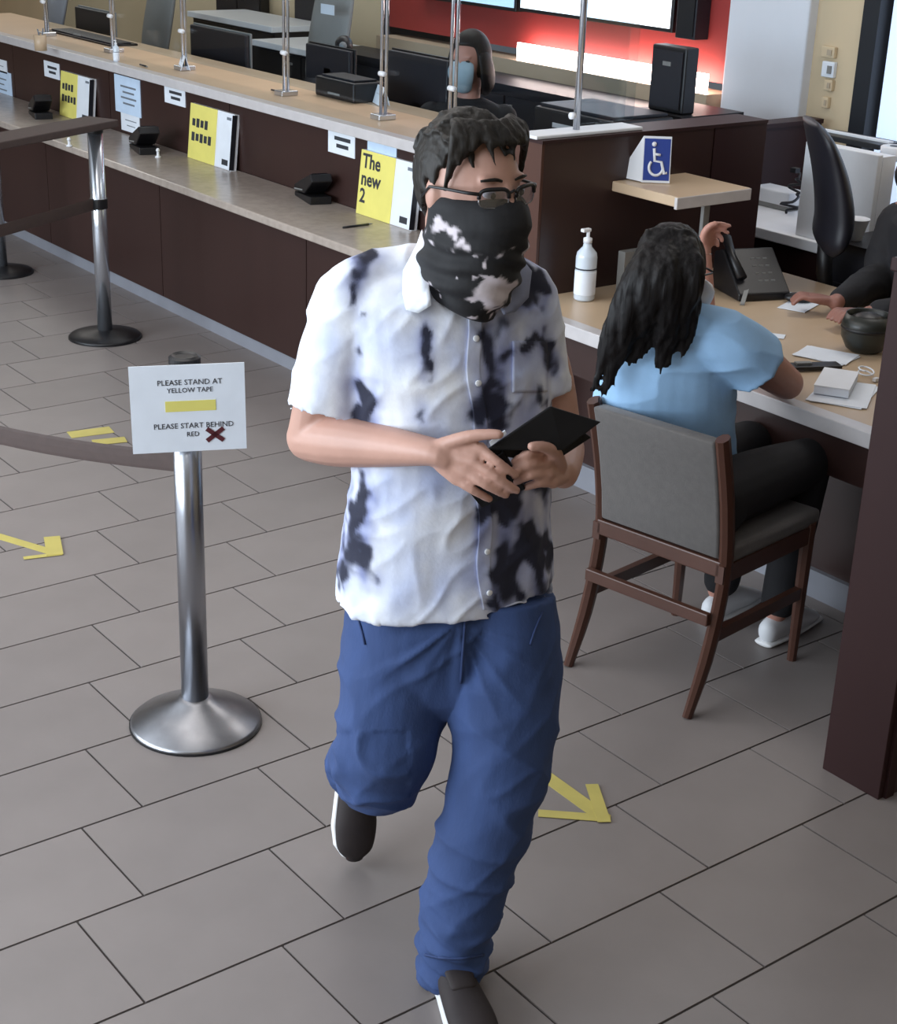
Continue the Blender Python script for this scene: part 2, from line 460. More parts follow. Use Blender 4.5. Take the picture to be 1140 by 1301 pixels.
# ------------------------------------------------------------------ glass screens on the counter
sg = thing('glass_screen', 'clear glass safety screen with slim metal posts on the teller counter', 'screen', (2.55, 3.5, ZT + 0.003))
XG = 2.52
pys = []
for px, py in ((60, 60), (145, 78), (235, 97), (364, 121), (486, 152), (573, 172)):
    d = at_z(px, py, ZT)
    # solve y on the line x = XG whose foot falls on this column
    best = min(((abs(to_px((XG, 0.8 + q * 0.01, ZT))[0] - px), 0.8 + q * 0.01) for q in range(640)))
    pys.append(best[1])
for k, y in enumerate(pys):
    p = MB(); p.tube([(XG, y - 0.018, ZT), (XG, y - 0.018, 2.2)], 0.0075, 8).tube([(XG, y + 0.018, ZT), (XG, y + 0.018, 2.2)], 0.0075, 8)
    po = build(p, 'post', M_chrome, sg, True)
    build(MB().box((XG, y, ZT + 0.012), (0.09, 0.075, 0.024)), 'foot', M_chrome, po, bevel=0.004)
    build(MB().tube([(XG - 0.03, y - 0.012, ZT + 0.2), (XG - 0.03, y - 0.05, ZT + 0.2)], 0.011, 10), 'clamp', M_white, po, True)
pys2 = pys + [Y0 + 0.05]
for a, b in zip(pys2[1:], pys2[:-1]):
    build(MB().bb((XG - 0.004, a + 0.012, ZT + 0.05), (XG + 0.004, b - 0.012, 2.15)), 'pane', M_glass, sg)

# ------------------------------------------------------------------ partition between tellers and desk
YP = 0.5; ZP = 1.237; XP0 = 1.947; XP1 = 3.05
pt = thing('partition_wall', 'dark wood partition with white capped edge between teller counter and desk', 'partition', ((XP0 + XP1) / 2, YP + 0.07, 0))
sx = at_y(905, 200, YP).x
build(MB().bb((XP0 + 0.012, YP, 0), (sx - 0.004, YP + 0.15, ZP - 0.012)), 'panel', M_wood, pt)
build(MB().bb((sx + 0.004, YP, 0), (XP1, YP + 0.15, ZP - 0.012)), 'panel', M_woodred, pt)
build(MB().bb((sx - 0.004, YP + 0.006, 0), (sx + 0.004, YP + 0.14, ZP - 0.012)), 'seam', M_wood, pt)
build(MB().bb((XP0, YP + 0.002, 0), (XP0 + 0.012, YP + 0.148, ZP - 0.012)), 'end_board', M_woodchair, pt)  # lighter wood than the panels: the lit end face is put into the colour
build(MB().bb((XP0 - 0.004, YP - 0.004, ZP - 0.012), (XP1, YP + 0.154, ZP)), 'top_board', M_woodred, pt)
cx1 = at_y(822, 166, YP).x
build(MB().bb((XP0 - 0.01, YP + 0.02, ZP), (cx1, YP + 0.13, ZP + 0.012)), 'cap', M_white, pt, bevel=0.003)
px_ = at_y(733, 172, YP + 0.07).x
gs = thing('glass_screen', 'clear glass screen on a single steel post above the partition edge', 'screen', (px_, YP + 0.075, ZP + 0.012))
build(MB().tube([(px_, YP + 0.075, ZP + 0.012), (px_, YP + 0.075, 2.25)], 0.012, 10), 'post', M_chrome, gs, True)
build(MB().tube([(px_ - 0.03, YP + 0.075, ZP + 0.06), (px_ - 0.012, YP + 0.075, ZP + 0.06)], 0.012, 10), 'clamp', M_white, gs, True)
build(MB().bb((px_ + 0.014, YP + 0.071, ZP + 0.03), (cx1, YP + 0.079, 2.2)), 'pane', M_glass, gs)

# shelf with the wheelchair sign
sh0 = at_y(778, 230, YP); zs = sh0.z
shf = at_z(862, 253, zs); shr = at_z(944, 238, zs)
shelf = thing('wall_shelf', 'pale maple shelf jutting from the dark partition above the desk', 'shelf', (2.45, 0.33, zs - 0.045))
yF = (shf.y + shr.y) / 2
build(MB().bb((sh0.x, yF, zs - 0.035), (shr.x + 0.02, YP, zs)), 'board', M_maple, shelf, bevel=0.004)
build(MB().bb((sh0.x - 0.001, yF - 0.002, zs - 0.042), (shr.x + 0.021, yF + 0.012, zs - 0.002)), 'edge_strip', M_edge, shelf, bevel=0.002)
pp = at_z(905, 256, zs - 0.04)
build(MB().bb((pp.x - 0.014, pp.y + 0.02, 0.70), (pp.x + 0.014, pp.y + 0.035, zs - 0.035)), 'support_post', M_grey, shelf)
# A-frame wheelchair sign
s0 = at_z(800, 231, zs); s1 = at_z(850, 224, zs)
sgn = thing('table_sign', 'folded table sign with white wheelchair symbol on blue standing on the shelf', 'sign', ((s0.x + s1.x) / 2, (s0.y + s1.y) / 2, zs))
c0 = at_z(833, 233, zs)
ux = (RH * 0.985 + Vector((0, 0, 0))).normalized()
nsg = Vector((ux.y, -ux.x, 0)); 
if nsg.dot(NH) > 0: nsg = -nsg
H = 0.158; W = 0.098
up_f = (UP * 1.0 - nsg * 0.2).normalized()
fc = c0 + UP * 0.002
fr = MB().prism([fc - ux * W / 2, fc + ux * W / 2, fc + ux * W / 2 + up_f * H, fc - ux * W / 2 + up_f * H], -nsg * 0.003)
build(fr, 'front_leaf', M_white, sgn)
top = fc + up_f * H
bk = fc - nsg * 0.09 - ux * 0.075
build(MB().prism([bk - ux * W / 2, bk + ux * W / 2, top + ux * W / 2 - nsg * 0.004, top - ux * W / 2 - nsg * 0.004], nsg * 0.003), 'back_leaf', M_white, sgn)
build(MB().prism([bk - ux * W / 2 + UP * 0.002, fc - ux * W / 2 + UP * 0.002, top - ux * W / 2], ux * 0.002), 'side_leaf', M_white, sgn)
nf = ux.cross(up_f)
if nf.dot(NH) > 0: nf = -nf
face = slab(fc + up_f * H / 2 + nf * 0.0012, ux, up_f, W * 0.93, H * 0.9, 0.001)
fo = build(face, 'blue_face', M_signblue, sgn)
def SP(a, b): return fc + up_f * (b * H) + ux * (a * W) + nf * 0.003
sym = MB()
sym.ell(SP(-0.12, 0.83), (0.0085,) * 3, nu=10, nv=6)
sym.tube([SP(-0.12, 0.74), SP(-0.08, 0.47), SP(0.16, 0.45), SP(0.27, 0.2), SP(0.38, 0.22)], 0.0052, 6)
sym.tube([SP(-0.11, 0.62), SP(0.12, 0.6)], 0.0045, 6)
sym.tube([SP(-0.02 + 0.25 * math.cos(a), 0.33 + 0.17 * math.sin(a)) for a in [math.radians(q) for q in range(135, 370, 15)]], 0.0048, 6)
build(sym, 'wheelchair_symbol', M_white, fo, True)

# ------------------------------------------------------------------ desk with modesty panel, and the near partition
XD = 1.82; ZD = 0.70; YN = -1.425; XN = 1.335
dk = thing('service_desk', 'long wood topped service desk with pale edge and dark modesty panel', 'desk', (2.4, -0.45, 0))
build(MB().bb((XD, YN + 0.002, ZD - 0.04), (3.02, YP - 0.002, ZD)), 'desk_top', M_maple, dk, bevel=0.005)
build(MB().bb((XD - 0.004, YN + 0.002, ZD - 0.044), (XD + 0.05, YP - 0.002, ZD + 0.002)), 'nosing', M_edge, dk, bevel=0.003)
build(MB().bb((XD + 0.02, YN + 0.002, ZD - 0.17), (XD + 0.045, YP - 0.002, ZD - 0.044)), 'apron', M_wood, dk)
build(MB().bb((2.12, YN + 0.002, 0.09), (2.15, YP - 0.002, ZD - 0.04)), 'modesty_panel', M_wood, dk)
build(MB().bb((2.10, YN + 0.002, 0.0), (2.15, YP - 0.002, 0.09)), 'baseboard', M_kick, dk)
np_ = thing('partition_wall', 'tall red brown wood partition end at the right edge beside the desk', 'partition', (2.2, -1.515, 0))
ZN = 1.315
build(MB().bb((XN + 0.02, YN - 0.18, 0.0), (3.2, YN, ZN - 0.03)), 'core', M_wood, np_)
build(MB().bb((XN, YN - 0.178, 0.0), (XN + 0.02, YN - 0.002, ZN - 0.03)), 'end_board', M_woodred, np_, bevel=0.002)
build(MB().bb((XN - 0.006, YN - 0.19, ZN - 0.03), (3.2, YN + 0.006, ZN)), 'top_board', M_woodred, np_, bevel=0.003)
build(MB().bb((XN + 0.02, YN - 0.186, 0.0), (XN + 0.05, YN - 0.18, ZN - 0.03)), 'corner_trim', M_woodred, np_)

# ================================================================== OBJECTS
# ------------------------------------------------------------------ sign stanchion in front
def stanchion(base, h, label, mats=(M_steel, M_steeld), rb=0.168, rp=0.035, rp_top=0.034, collar=None, ch=1.0):
    t = thing('stanchion', label, 'stanchion', base)
    b = Vector(base)
    build(MB().lathe([(rb, 0.0), (rb, 0.008), (rb - 0.006, 0.014), (rb * 0.62, 0.014 + 0.030 * ch), (rp + 0.012, 0.014 + 0.058 * ch), (rp + 0.004, 0.014 + 0.066 * ch)], b, 48), 'base', mats[1], t, True)
    build(MB().lathe([(rb + 0.003, 0.0), (rb + 0.003, 0.005)], b + UP * 0.0005, 48), 'base_rim', M_black, t)
    build(MB().lathe([(rp, 0.014 + 0.05 * ch), (rp_top, h - 0.022)], b, 32), 'pole', mats[0], t, True)
    build(MB().lathe([(rp + 0.001, h - 0.024), (rp + 0.003, h - 0.02), (rp + 0.003, h - 0.005), (rp - 0.004, h), (rp - 0.012, h - 0.004)], b, 32), 'cap', M_black, t, False)
    if collar:
        build(MB().lathe([(rp + 0.005, collar - 0.022), (rp + 0.006, collar - 0.018), (rp + 0.006, collar + 0.018), (rp + 0.005, collar + 0.022)], b, 24), 'belt_clip', M_black, t)
    return t
SB = at_z(249, 918)
st = stanchion((SB.x, SB.y, 0), 0.995, 'brushed steel stanchion post carrying a white paper sign')
# belt leaving the post towards the left
bz = 0.722; e0 = Vector((SB.x, SB.y, bz)); e1 = at_z(-40, 531, bz)
dv = (e1 - e0).normalized(); e1 = e1 + dv * 0.35
belt = MB()
bp = []
for k in range(13):
    t_ = k / 12.0; p = e0.lerp(e1, t_) - UP * (0.03 * math.sin(math.pi * t_)); bp.append(p)
nb = dv.cross(UP).normalized()
belt.tube(bp, [(0.0012, 0.026)] * 13, 8, nb)
build(belt, 'belt', M_belt, st)
# paper sign
sc_ = at_plane(239.5, 519, SB, -0.052)
a_ = math.radians(5.0)
sx_ = (RH * 0.95 + NH * 0.20 + UP * 0.012).normalized(); sy_ = (UP - RH * 0.0).normalized()
sy_ = (sy_ - sx_ * sy_.dot(sx_)).normalized()
SWd, SHt = 0.268, 0.215
sgnp = thing('paper_sign', 'white printed paper sign with yellow strip and dark cross on the stanchion', 'sign', sc_ - sy_ * SHt / 2)
build(slab(sc_, sx_, sy_, SWd, SHt, 0.003), 'sheet', M_paper, sgnp)
def sg_at(u, v): return sc_ + sx_ * (u * SWd) + sy_ * (v * SHt)
text_mesh('PLEASE STAND AT', 0.0185, 'lettering', M_ink, sgnp, sg_at(0.02, 0.30), sx_, sy_, 'CENTER')
text_mesh('YELLOW TAPE', 0.0165, 'lettering', M_ink, sgnp, sg_at(0.02, 0.21), sx_, sy_, 'CENTER')
build(slab(sg_at(0.02, 0.03) + sx_.cross(sy_) * 0.001, sx_, sy_, 0.118, 0.026, 0.001), 'yellow_strip', M_yellow, sgnp)
text_mesh('PLEASE START BEHIND', 0.0185, 'lettering', M_ink, sgnp, sg_at(0.04, -0.20), sx_, sy_, 'CENTER')
text_mesh('RED', 0.0165, 'lettering', M_ink, sgnp, sg_at(0.03, -0.30), sx_, sy_, 'CENTER')
cxp = sg_at(0.225, -0.315); nn = sx_.cross(sy_)
xm = MB()
for s_ in (1, -1):
    dx = (sx_ * 0.8 + sy_ * 0.62 * s_).normalized(); dy = nn.cross(dx)
    xm.prism([cxp - dx * 0.025 - dy * 0.0055 + nn * 0.001, cxp + dx * 0.025 - dy * 0.0055 + nn * 0.001, cxp + dx * 0.025 + dy * 0.0055 + nn * 0.001, cxp - dx * 0.025 + dy * 0.0055 + nn * 0.001], nn * 0.0006)
build(xm, 'red_cross', M_redx, sgnp)

# ------------------------------------------------------------------ far barrier with rail
FB = at_z(134, 428)
fs = stanchion((FB.x, FB.y, 0), 0.955, 'steel post with black base joined to a wooden top rail by the tellers', (M_chrome, M_black), rb=0.165, rp=0.034, rp_top=0.034, collar=0.62, ch=0.35)
re0 = Vector((FB.x, FB.y, 0.957)); rl = at_z(-30, 190, 0.957)
rd = (rl - re0).normalized(); rn = Vector((-rd.y, rd.x, 0))
def bar(a, b, w, h):
    a = Vector(a); b = Vector(b); d = (b - a).normalized(); n = Vector((-d.y, d.x, 0))
    return MB().prism([a - n * w / 2, a + n * w / 2, a + n * w / 2 + UP * h, a - n * w / 2 + UP * h], b - a)
rl2 = re0 + rd * 1.25
rail = thing('barrier_rail', 'brown wooden barrier rail running left from the far steel post', 'rail', (rl2.x, rl2.y, 0.957))
build(bar(re0 - rd * 0.06, rl2, 0.17, 0.032), 'top_board', M_belt, rail, bevel=0.004)
build(bar(re0 - rd * 0.06, rl2, 0.12, 0.0) if False else bar(re0 - rd * 0.02 - UP * 0.0, rl2, 0.06, 0.001), 'underside', M_black, rail)
lowb = MB().tube([Vector((FB.x, FB.y, 0.62)) + rd * 0.03, Vector((rl2.x, rl2.y, 0.60))], [(0.0015, 0.026)] * 2, 8, rn)
build(lowb, 'lower_belt', M_belt, fs)
build(MB().tube([(rl2.x, rl2.y, 0.0), (rl2.x, rl2.y, 0.957)], 0.03, 16), 'end_post', M_chrome, rail, True)
F2 = at_z(3, 346)
stanchion((F2.x, F2.y, 0), 0.94, 'steel post with black base at the far left edge', (M_chrome, M_black), rb=0.16, rp=0.03, rp_top=0.03, ch=0.35)

# ------------------------------------------------------------------ floor tape
def strip(a, b, w=0.048, z=0.0):
    a = Vector((a.x, a.y, z)); b = Vector((b.x, b.y, z)); d = (b - a).normalized(); n = Vector((-d.y, d.x, 0))
    return MB().prism([a - n * w / 2, b - n * w / 2, b + n * w / 2, a + n * w / 2], UP * 0.0012)
def arrow(label, strips):
    c = at_z(*strips[0][1])
    t = thing('tape_arrow', label, 'tape', (c.x, c.y, 0), 'yellow tape arrows on the floor')
    for k, (p, q, w) in enumerate(strips):
        build(strip(at_z(*p), at_z(*q), w, 0.0003 + 0.0014 * k), 'tape_strip', M_tape, t)
    return t
arrow('yellow tape arrow on the floor to the right of the walking man', [((650, 955), (768, 1040), 0.042), ((684, 1034), (776, 1041), 0.03), ((752, 998), (768, 1046), 0.032)])
arrow('yellow tape arrow on the tiles at the left edge of the picture', [((-60, 664), (70, 703), 0.036), ((30, 710), (79, 704), 0.022), ((66, 683), (70, 706), 0.052)])
arrow('small yellow tape marks on the floor beyond the brown belt', [((88, 553), (142, 546), 0.075), ((118, 563), (160, 559), 0.06)])
tag(build(strip(at_z(68, 574), at_z(92, 574), 0.04), 'tape_scrap', M_paper), 'tiny white tape scrap on the floor left of the stanchion sign', 'tape')

# ------------------------------------------------------------------ notices on the upper panel of the teller counter
def yz(px, py, X): p = at_x(px, py, X); return p.y, p.z
def panel_rect(x0, y0, x1, y1, X):
    cx, cy = (x0 + x1) / 2, (y0 + y1) / 2
    ya = at_x(x0, cy, X).y; yb = at_x(x1, cy, X).y; za = at_x(cx, y0, X).z; zb = at_x(cx, y1, X).z
    return (ya + yb) / 2, (za + zb) / 2, abs(ya - yb), abs(za - zb)
UXN = Vector((0, -1, 0))
def notice(x0, y0, x1, y1, label, m=None, lines=2, dark=False, group='paper notices on the counter front'):
    yc, zc, w, h = panel_rect(x0, y0, x1, y1, XP)
    zc = min(zc, ZT - 0.044 - h / 2)
    t = thing('paper_notice', label, 'notice', (XP - 0.002, yc, zc - h / 2), group)
    build(slab((XP - 0.004, yc, zc), UXN, UP, w, h, 0.0035), 'sheet', m or M_paper, t)
    for k in range(lines):
        zz = zc + h * (0.30 - 0.6 * (k + 0.5) / lines)
        build(slab((XP - 0.0046, yc - w * 0.04, zz), UXN, UP, w * (0.6 if k % 2 == 0 else 0.45), h * 0.05 if not dark else h * 0.16, 0.0006), 'print_line', M_ink if dark else M_inkgrey, t)
    return t
notice(-16, 74, 9, 90, 'white paper slip at the far left end of the counter top edge', lines=1)
notice(-22, 88, 15, 121, 'white paper sheet at the far left end of the counter front', M_paperblue, 3)
notice(57, 79, 76, 99, 'small white notice above the leftmost brochure', lines=2, dark=True)
notice(147, 98, 179, 145, 'tall white sheet on the counter front, largest of the notices', M_paperblue, 4)
notice(155, 146, 178, 168, 'small white slip hanging below the tall white sheet', lines=2)
notice(210, 110, 236, 133, 'small white notice above the middle yellow brochure', lines=2, dark=True)
notice(418, 155, 452, 186, 'white notice left of and above the brochure reading The new 2', lines=2, dark=True)
notice(468, 165, 505, 198, 'pale blue notice directly above the brochure reading The new 2', M_paperblue, 1)
notice(526, 200, 548, 268, 'white sheet on the counter front behind the man in the mask', lines=1)

def brochure(x0, y0, x1, y1, label, words=None, split=0.62):
    X = XP - 0.05
    yc, zc, w, h = panel_rect(x0, y0, x1, y1, X)
    zc = ZL + h / 2 + 0.001
    t = thing('brochure_stand', label, 'brochure', (X, yc, ZL), 'yellow brochures on the ledge')
    upb = (UP + Vector((0.10, 0, 0))).normalized()
    ux = (UXN + Vector((0.0, 0, 0))).normalized(); n = ux.cross(upb)
    c = Vector((X, yc, ZL)) + upb * (h / 2 + 0.001)
    build(slab(c, ux, upb, w, h, 0.028), 'booklet', M_white, t)
    wy = w * split
    yo = build(slab(c - ux * (w - wy) / 2 + n * 0.0015, ux, upb, wy, h * 1.0, 0.0015), 'yellow_cover', M_yellow, t)
    wr = w - wy
    ro = build(slab(c + ux * (w - wr * 0.95) / 2 + n * 0.001, ux, upb, wr * 0.9, h * 0.98, 0.001), 'white_page', M_paper, t)
    build(slab(c + ux * (w / 2 - wr * 0.4) - upb * h * 0.38 + n * 0.002, ux, upb, wr * 0.35, h * 0.1, 0.001), 'print_block', M_ink, ro)
    build(slab(c + ux * (w / 2 - wr * 0.3) + upb * h * 0.4 + n * 0.002, ux, upb, wr * 0.25, h * 0.05, 0.001), 'print_block', M_inkgrey, ro)
    build(slab(c + ux * (w / 2 + 0.002), n * -1, upb, 0.026, h * 0.97, 0.002), 'page_edge', M_navy, t)
    if words:
        for k, s in enumerate(words):
            text_mesh(s, h * 0.31, 'lettering', M_ink, yo, c - ux * (w / 2 - w * 0.04) + upb * h * (0.33 - 0.27 * k) + n * 0.002, ux, upb, 'LEFT', bold=True)
    else:
        for k in range(2):
            for q in range(4 if k == 0 else 5):
                build(slab(c - ux * (w / 2 - w * (0.10 + 0.095 * q)) + upb * h * (0.17 - 0.26 * k) + n * 0.002, ux, upb, w * 0.07, h * (0.13 + 0.03 * ((q * 7 + k) % 2)), 0.001), 'print_mark', M_ink, yo)
    return t
brochure(453, 197, 524, 280, 'large yellow and white brochure with big words The new 2', ['The', 'new', '2'])
brochure(238, 140, 293, 210, 'middle yellow and white brochure on the ledge with two dark lines of print')
brochure(75, 101, 113, 157, 'leftmost and smallest looking yellow and white brochure on the ledge', split=0.55)

# ------------------------------------------------------------------ black pin pads on the ledge
def pinpad(px, py, label, s=1.0):
    b = at_z(px, py, ZL)
    t = thing('card_terminal', label, 'card terminal', (b.x, b.y, ZL), 'card terminals on the ledge')
    ax = Vector((-0.25, -0.97, 0)).normalized(); ay = Vector((-ax.y, ax.x, 0))   # ax: runs along the ledge to the right
    def p(a, q, z): return b + ax * (a * s) + ay * (q * s) + UP * (z * s)
    w = 0.05
    build(MB().prism([p(-0.12, -w, 0), p(0.11, -w, 0), p(0.11, -w, 0.035), p(-0.12, -w, 0.02)], ay * 2 * w * s), 'foot', M_black, t, bevel=0.004)
    body = MB().prism([p(-0.13, -w, 0.022), p(0.02, -w, 0.035), p(0.13, -w, 0.105), p(0.10, -w, 0.135), p(-0.04, -w, 0.085), p(-0.13, -w, 0.05)], ay * 2 * w * s)
    bo = build(body, 'body', M_black, t, bevel=0.006)
    build(MB().prism([p(-0.12, -w - 0.002, 0.03), p(0.0, -w - 0.002, 0.045), p(0.0, -w - 0.002, 0.051), p(-0.12, -w - 0.002, 0.036)], ay * 0.002), 'card_slot', M_grey, bo)
    kp = MB()
    for i in range(3):
        for j in range(4):
            u = -0.10 + 0.022 * j; z = 0.062 + (u + 0.13) / 0.09 * 0.035 * 0.9
            kp.box(p(u, -0.025 + 0.025 * i, 0.052 + (u + 0.13) * 0.39), (0.014, 0.016, 0.006))
    build(kp, 'keypad', M_grey, bo)
    build(MB().prism([p(-0.02, -0.035, 0.0945), p(0.09, -0.035, 0.1335), p(0.09, 0.035, 0.1335), p(-0.02, 0.035, 0.0945)], UP * 0.002), 'display', M_navy, bo)
    return t
pinpad(398, 254, 'black card terminal on the ledge nearest the man', 1.0)
pinpad(184, 192, 'black card terminal on the ledge left of the middle brochure', 1.05)
pinpad(52, 148, 'black card terminal on the ledge left of the leftmost brochure', 1.0)
def ledge_pen(px0, py0, px1, py1, z, label):
    a = at_z(px0, py0, z + 0.005); b = at_z(px1, py1, z + 0.005)
    t = thing('pen', label, 'pen', (a.x, a.y, z))
    build(MB().tube([a, a.lerp(b, 0.85)], 0.0048, 8), 'barrel', M_black, t, True)
    build(MB().tube([a.lerp(b, 0.85), b], [0.0046, 0.001], 8), 'tip', M_grey, t, True)
ledge_pen(436, 289, 474, 284, ZL, 'black pen lying on the ledge below the brochure reading The new 2')
ledge_pen(178, 82, 188, 85, ZT + 0.003, 'short black pen on the raised counter top left of a post')
ledge_pen(345, 114, 362, 118, ZT + 0.003, 'short dark pen on the counter top beside a glass post foot')
for (px, py, l) in ((201, 200, 'small white knob on the ledge below the middle terminal'), (88, 186, 'small white knob on the ledge edge near the barrier rail')):
    p = at_z(px, py, ZL)
    t = thing('pen_holder', l, 'holder', (p.x, p.y, ZL))
    build(MB().lathe([(0.016, 0), (0.016, 0.004), (0.007, 0.01), (0.007, 0.03)], p, 14), 'stand', M_white, t, True)
    build(MB().lathe([(0.009, 0.03), (0.011, 0.036), (0.006, 0.046)], p, 14), 'knob', M_white, t, True)
# white things on the raised counter top beside the posts
def card(px, py, label, w=0.10, h=0.07, z=ZT + 0.003):
    p = at_z(px, py, z)
    t = thing('folded_card', label, 'card', (p.x, p.y, z))
    d = Vector((-0.35, -0.94, 0)); n = Vector((-0.94, 0.35, 0))
    build(MB().prism([p - d * w / 2, p + d * w / 2, p + d * w / 2 + UP * h - n * 0.025, p - d * w / 2 + UP * h - n * 0.025], n * 0.002), 'front', M_paper, t)
    build(MB().prism([p - d * w / 2 - n * 0.05, p + d * w / 2 - n * 0.05, p + d * w / 2 + UP * h - n * 0.027, p - d * w / 2 + UP * h - n * 0.027], n * 0.002), 'back', M_paper, t)
    build(slab(p + n * 0.001 + UP * h * 0.5 - n * 0.013, d, UP, w * 0.6, 0.012, 0.004), 'print_line', M_inkgrey, t)
card(478, 132, 'white folded card on the counter top behind the fifth glass post', 0.13, 0.08)
card(228, 88, 'white folded card beside the glass post right of the pump bottle', 0.12, 0.07)
def pump(px, py, label, s=1.0, z=ZT + 0.003, m=None, cat='bottle'):
    p = at_z(px, py, z)
    t = thing('pump_bottle', label, cat, (p.x, p.y, z))
    build(MB().lathe([(0.034 * s, 0), (0.037 * s, 0.006 * s), (0.037 * s, 0.15 * s), (0.034 * s, 0.165 * s), (0.016 * s, 0.185 * s), (0.013 * s, 0.20 * s)], p, 20), 'body', m or M_bottle, t, True)
    build(MB().lathe([(0.0375 * s, 0.02 * s), (0.0378 * s, 0.022 * s), (0.0378 * s, 0.10 * s), (0.0375 * s, 0.102 * s)], p, 20), 'label_band', M_paper, t, True)
    build(MB().lathe([(0.0377 * s, 0.108 * s), (0.0379 * s, 0.113 * s)], p, 20), 'print_band', M_ink, t)
    cp = build(MB().lathe([(0.0155 * s, 0.198 * s), (0.0155 * s, 0.214 * s), (0.006 * s, 0.218 * s), (0.006 * s, 0.236 * s)], p, 14), 'pump', M_white, t, True)
    build(MB().box(p + UP * 0.241 * s + RH * -0.008 * s, (0.036 * s, 0.018 * s, 0.012 * s)), 'nozzle', M_white, cp, bevel=0.003)
    return t
pump(742, 380, 'tall white pump bottle of hand sanitizer on the desk by the partition', 1.0, ZD + 0.002)
pump(148, 78, 'small clear pump bottle on the counter top beside a glass post', 0.45)
p = at_z(52, 64, ZT + 0.003)
t = thing('pencil_cup', 'cream cylinder cup on the far left of the counter top', 'cup', p)
build(MB().lathe([(0.034, 0), (0.036, 0.085), (0.033, 0.085), (0.031, 0.01)], p, 20), 'cup', M_maple, t, True)
build(MB().tube([p + UP * 0.012, p + UP * 0.12 + RH * 0.02], 0.004, 6).tube([p + UP * 0.012 + RH * 0.01, p + UP * 0.115 - RH * 0.012], 0.004, 6), 'pencils', M_inkgrey, t)

# ------------------------------------------------------------------ guest chair
def guest_chair():
    a = at_z(722, 846); b = at_z(873, 912); c = at_z(1006, 838)
    bl = Vector((a.x, a.y, 0)); br = Vector((b.x, b.y, 0)); frt = Vector((c.x, c.y, 0))
    frl = bl + (frt - br)
    t = thing('guest_chair', 'wooden framed guest chair with grey upholstered back under the woman in blue', 'chair', (bl + br + frt + frl) / 4)
    fd = (frt - br).normalized(); side = (bl - br).normalized()      # forward, and picture-left
    zt = 0.785
    lean = -fd * 0.075
    for base in (bl, br):
        q = []
        for z, k in ((0.0, -0.06), (0.15, 0.0), (0.30, 0.035), (0.43, 0.045), (0.60, 0.02), (zt, -0.03)):
            q.append((base + fd * (k + 0.06 - 0.0) + UP * z, 0.017 if z > 0 else 0.013, 0.024 if z > 0 else 0.016))
        build(MB().loft(q, 8, side, 3), 'rear_leg', M_woodchair, t)
    for base in (frl, frt):
        build(MB().loft([(base + UP * 0.0, 0.014, 0.014), (base + UP * 0.2, 0.018, 0.018), (base + UP * 0.43, 0.02, 0.02)], 8, side, 2), 'front_leg', M_woodchair, t)
    w = (bl - br).length
    mid = (bl + br) / 2
    def q3(s_, f_, z): return mid + side * s_ + fd * f_ + UP * z
    # padded back
    pad = []
    for z, k in ((0.435, 0.105), (0.52, 0.095), (0.62, 0.075), (0.72, 0.05), (0.775, 0.033)):
        pad.append((q3(0, k, z), w / 2 - 0.012, 0.024))
    bo = MB(); vs = []; 
    for ctr, hw, hd in pad:
        vs.append([ctr + side * hw - fd * hd, ctr - side * hw - fd * hd, ctr - side * hw + fd * hd, ctr + side * hw + fd * hd])
    flat = [v for r in vs for v in r]; fsx = []
    for i in range(len(vs) - 1):
        for k in range(4): fsx.append((4 * i + k, 4 * i + (k + 1) % 4, 4 * i + 4 + (k + 1) % 4, 4 * i + 4 + k))
    fsx.append((3, 2, 1, 0)); L_ = 4 * (len(vs) - 1); fsx.append((L_, L_ + 1, L_ + 2, L_ + 3))
    bo.add(flat, fsx)
    build(bo, 'back_cushion', M_greyfab, t, True, bevel=0.008)
    build(MB().prism([q3(w / 2, 0.08, 0.385), q3(-w / 2, 0.08, 0.385), q3(-w / 2, 0.08, 0.43), q3(w / 2, 0.08, 0.43)], fd * 0.03), 'back_rail', M_woodchair, t, bevel=0.004)
    build(MB().prism([q3(w / 2, 0.045, 0.255), q3(-w / 2, 0.045, 0.255), q3(-w / 2, 0.045, 0.29), q3(w / 2, 0.045, 0.29)], fd * 0.02), 'rear_stretcher', M_woodchair, t, bevel=0.003)
    dlen = (frt - br).length
    for s_ in (-w / 2, w / 2):
        build(MB().prism([q3(s_ - 0.01, 0.08, 0.20), q3(s_ + 0.01, 0.08, 0.20), q3(s_ + 0.01, 0.08, 0.235), q3(s_ - 0.01, 0.08, 0.235)], fd * (dlen - 0.08)), 'side_stretcher', M_woodchair, t)
        build(MB().prism([q3(s_ - 0.012, 0.08, 0.37), q3(s_ + 0.012, 0.08, 0.37), q3(s_ + 0.012, 0.08, 0.42), q3(s_ - 0.012, 0.08, 0.42)], fd * (dlen - 0.07)), 'seat_rail', M_woodchair, t)
    build(MB().prism([q3(w / 2 + 0.01, 0.10, 0.415), q3(-w / 2 - 0.01, 0.10, 0.415), q3(-w / 2 - 0.01, 0.10, 0.465), q3(w / 2 + 0.01, 0.10, 0.465)], fd * (dlen - 0.06)), 'seat_cushion', M_greyfab, t, True, bevel=0.015)
    return t, mid, fd, side
CH, CHM, CHF, CHS = guest_chair()

# ------------------------------------------------------------------ things on the service desk
def desk_box(px, py, w, d, h, ang=0.0, z=None):
    p = at_z(px, py, ZD + 0.002 if z is None else z)
    r = Matrix.Rotation(ang, 3, 'Z')
    return p, r
ZDT = ZD + 0.002
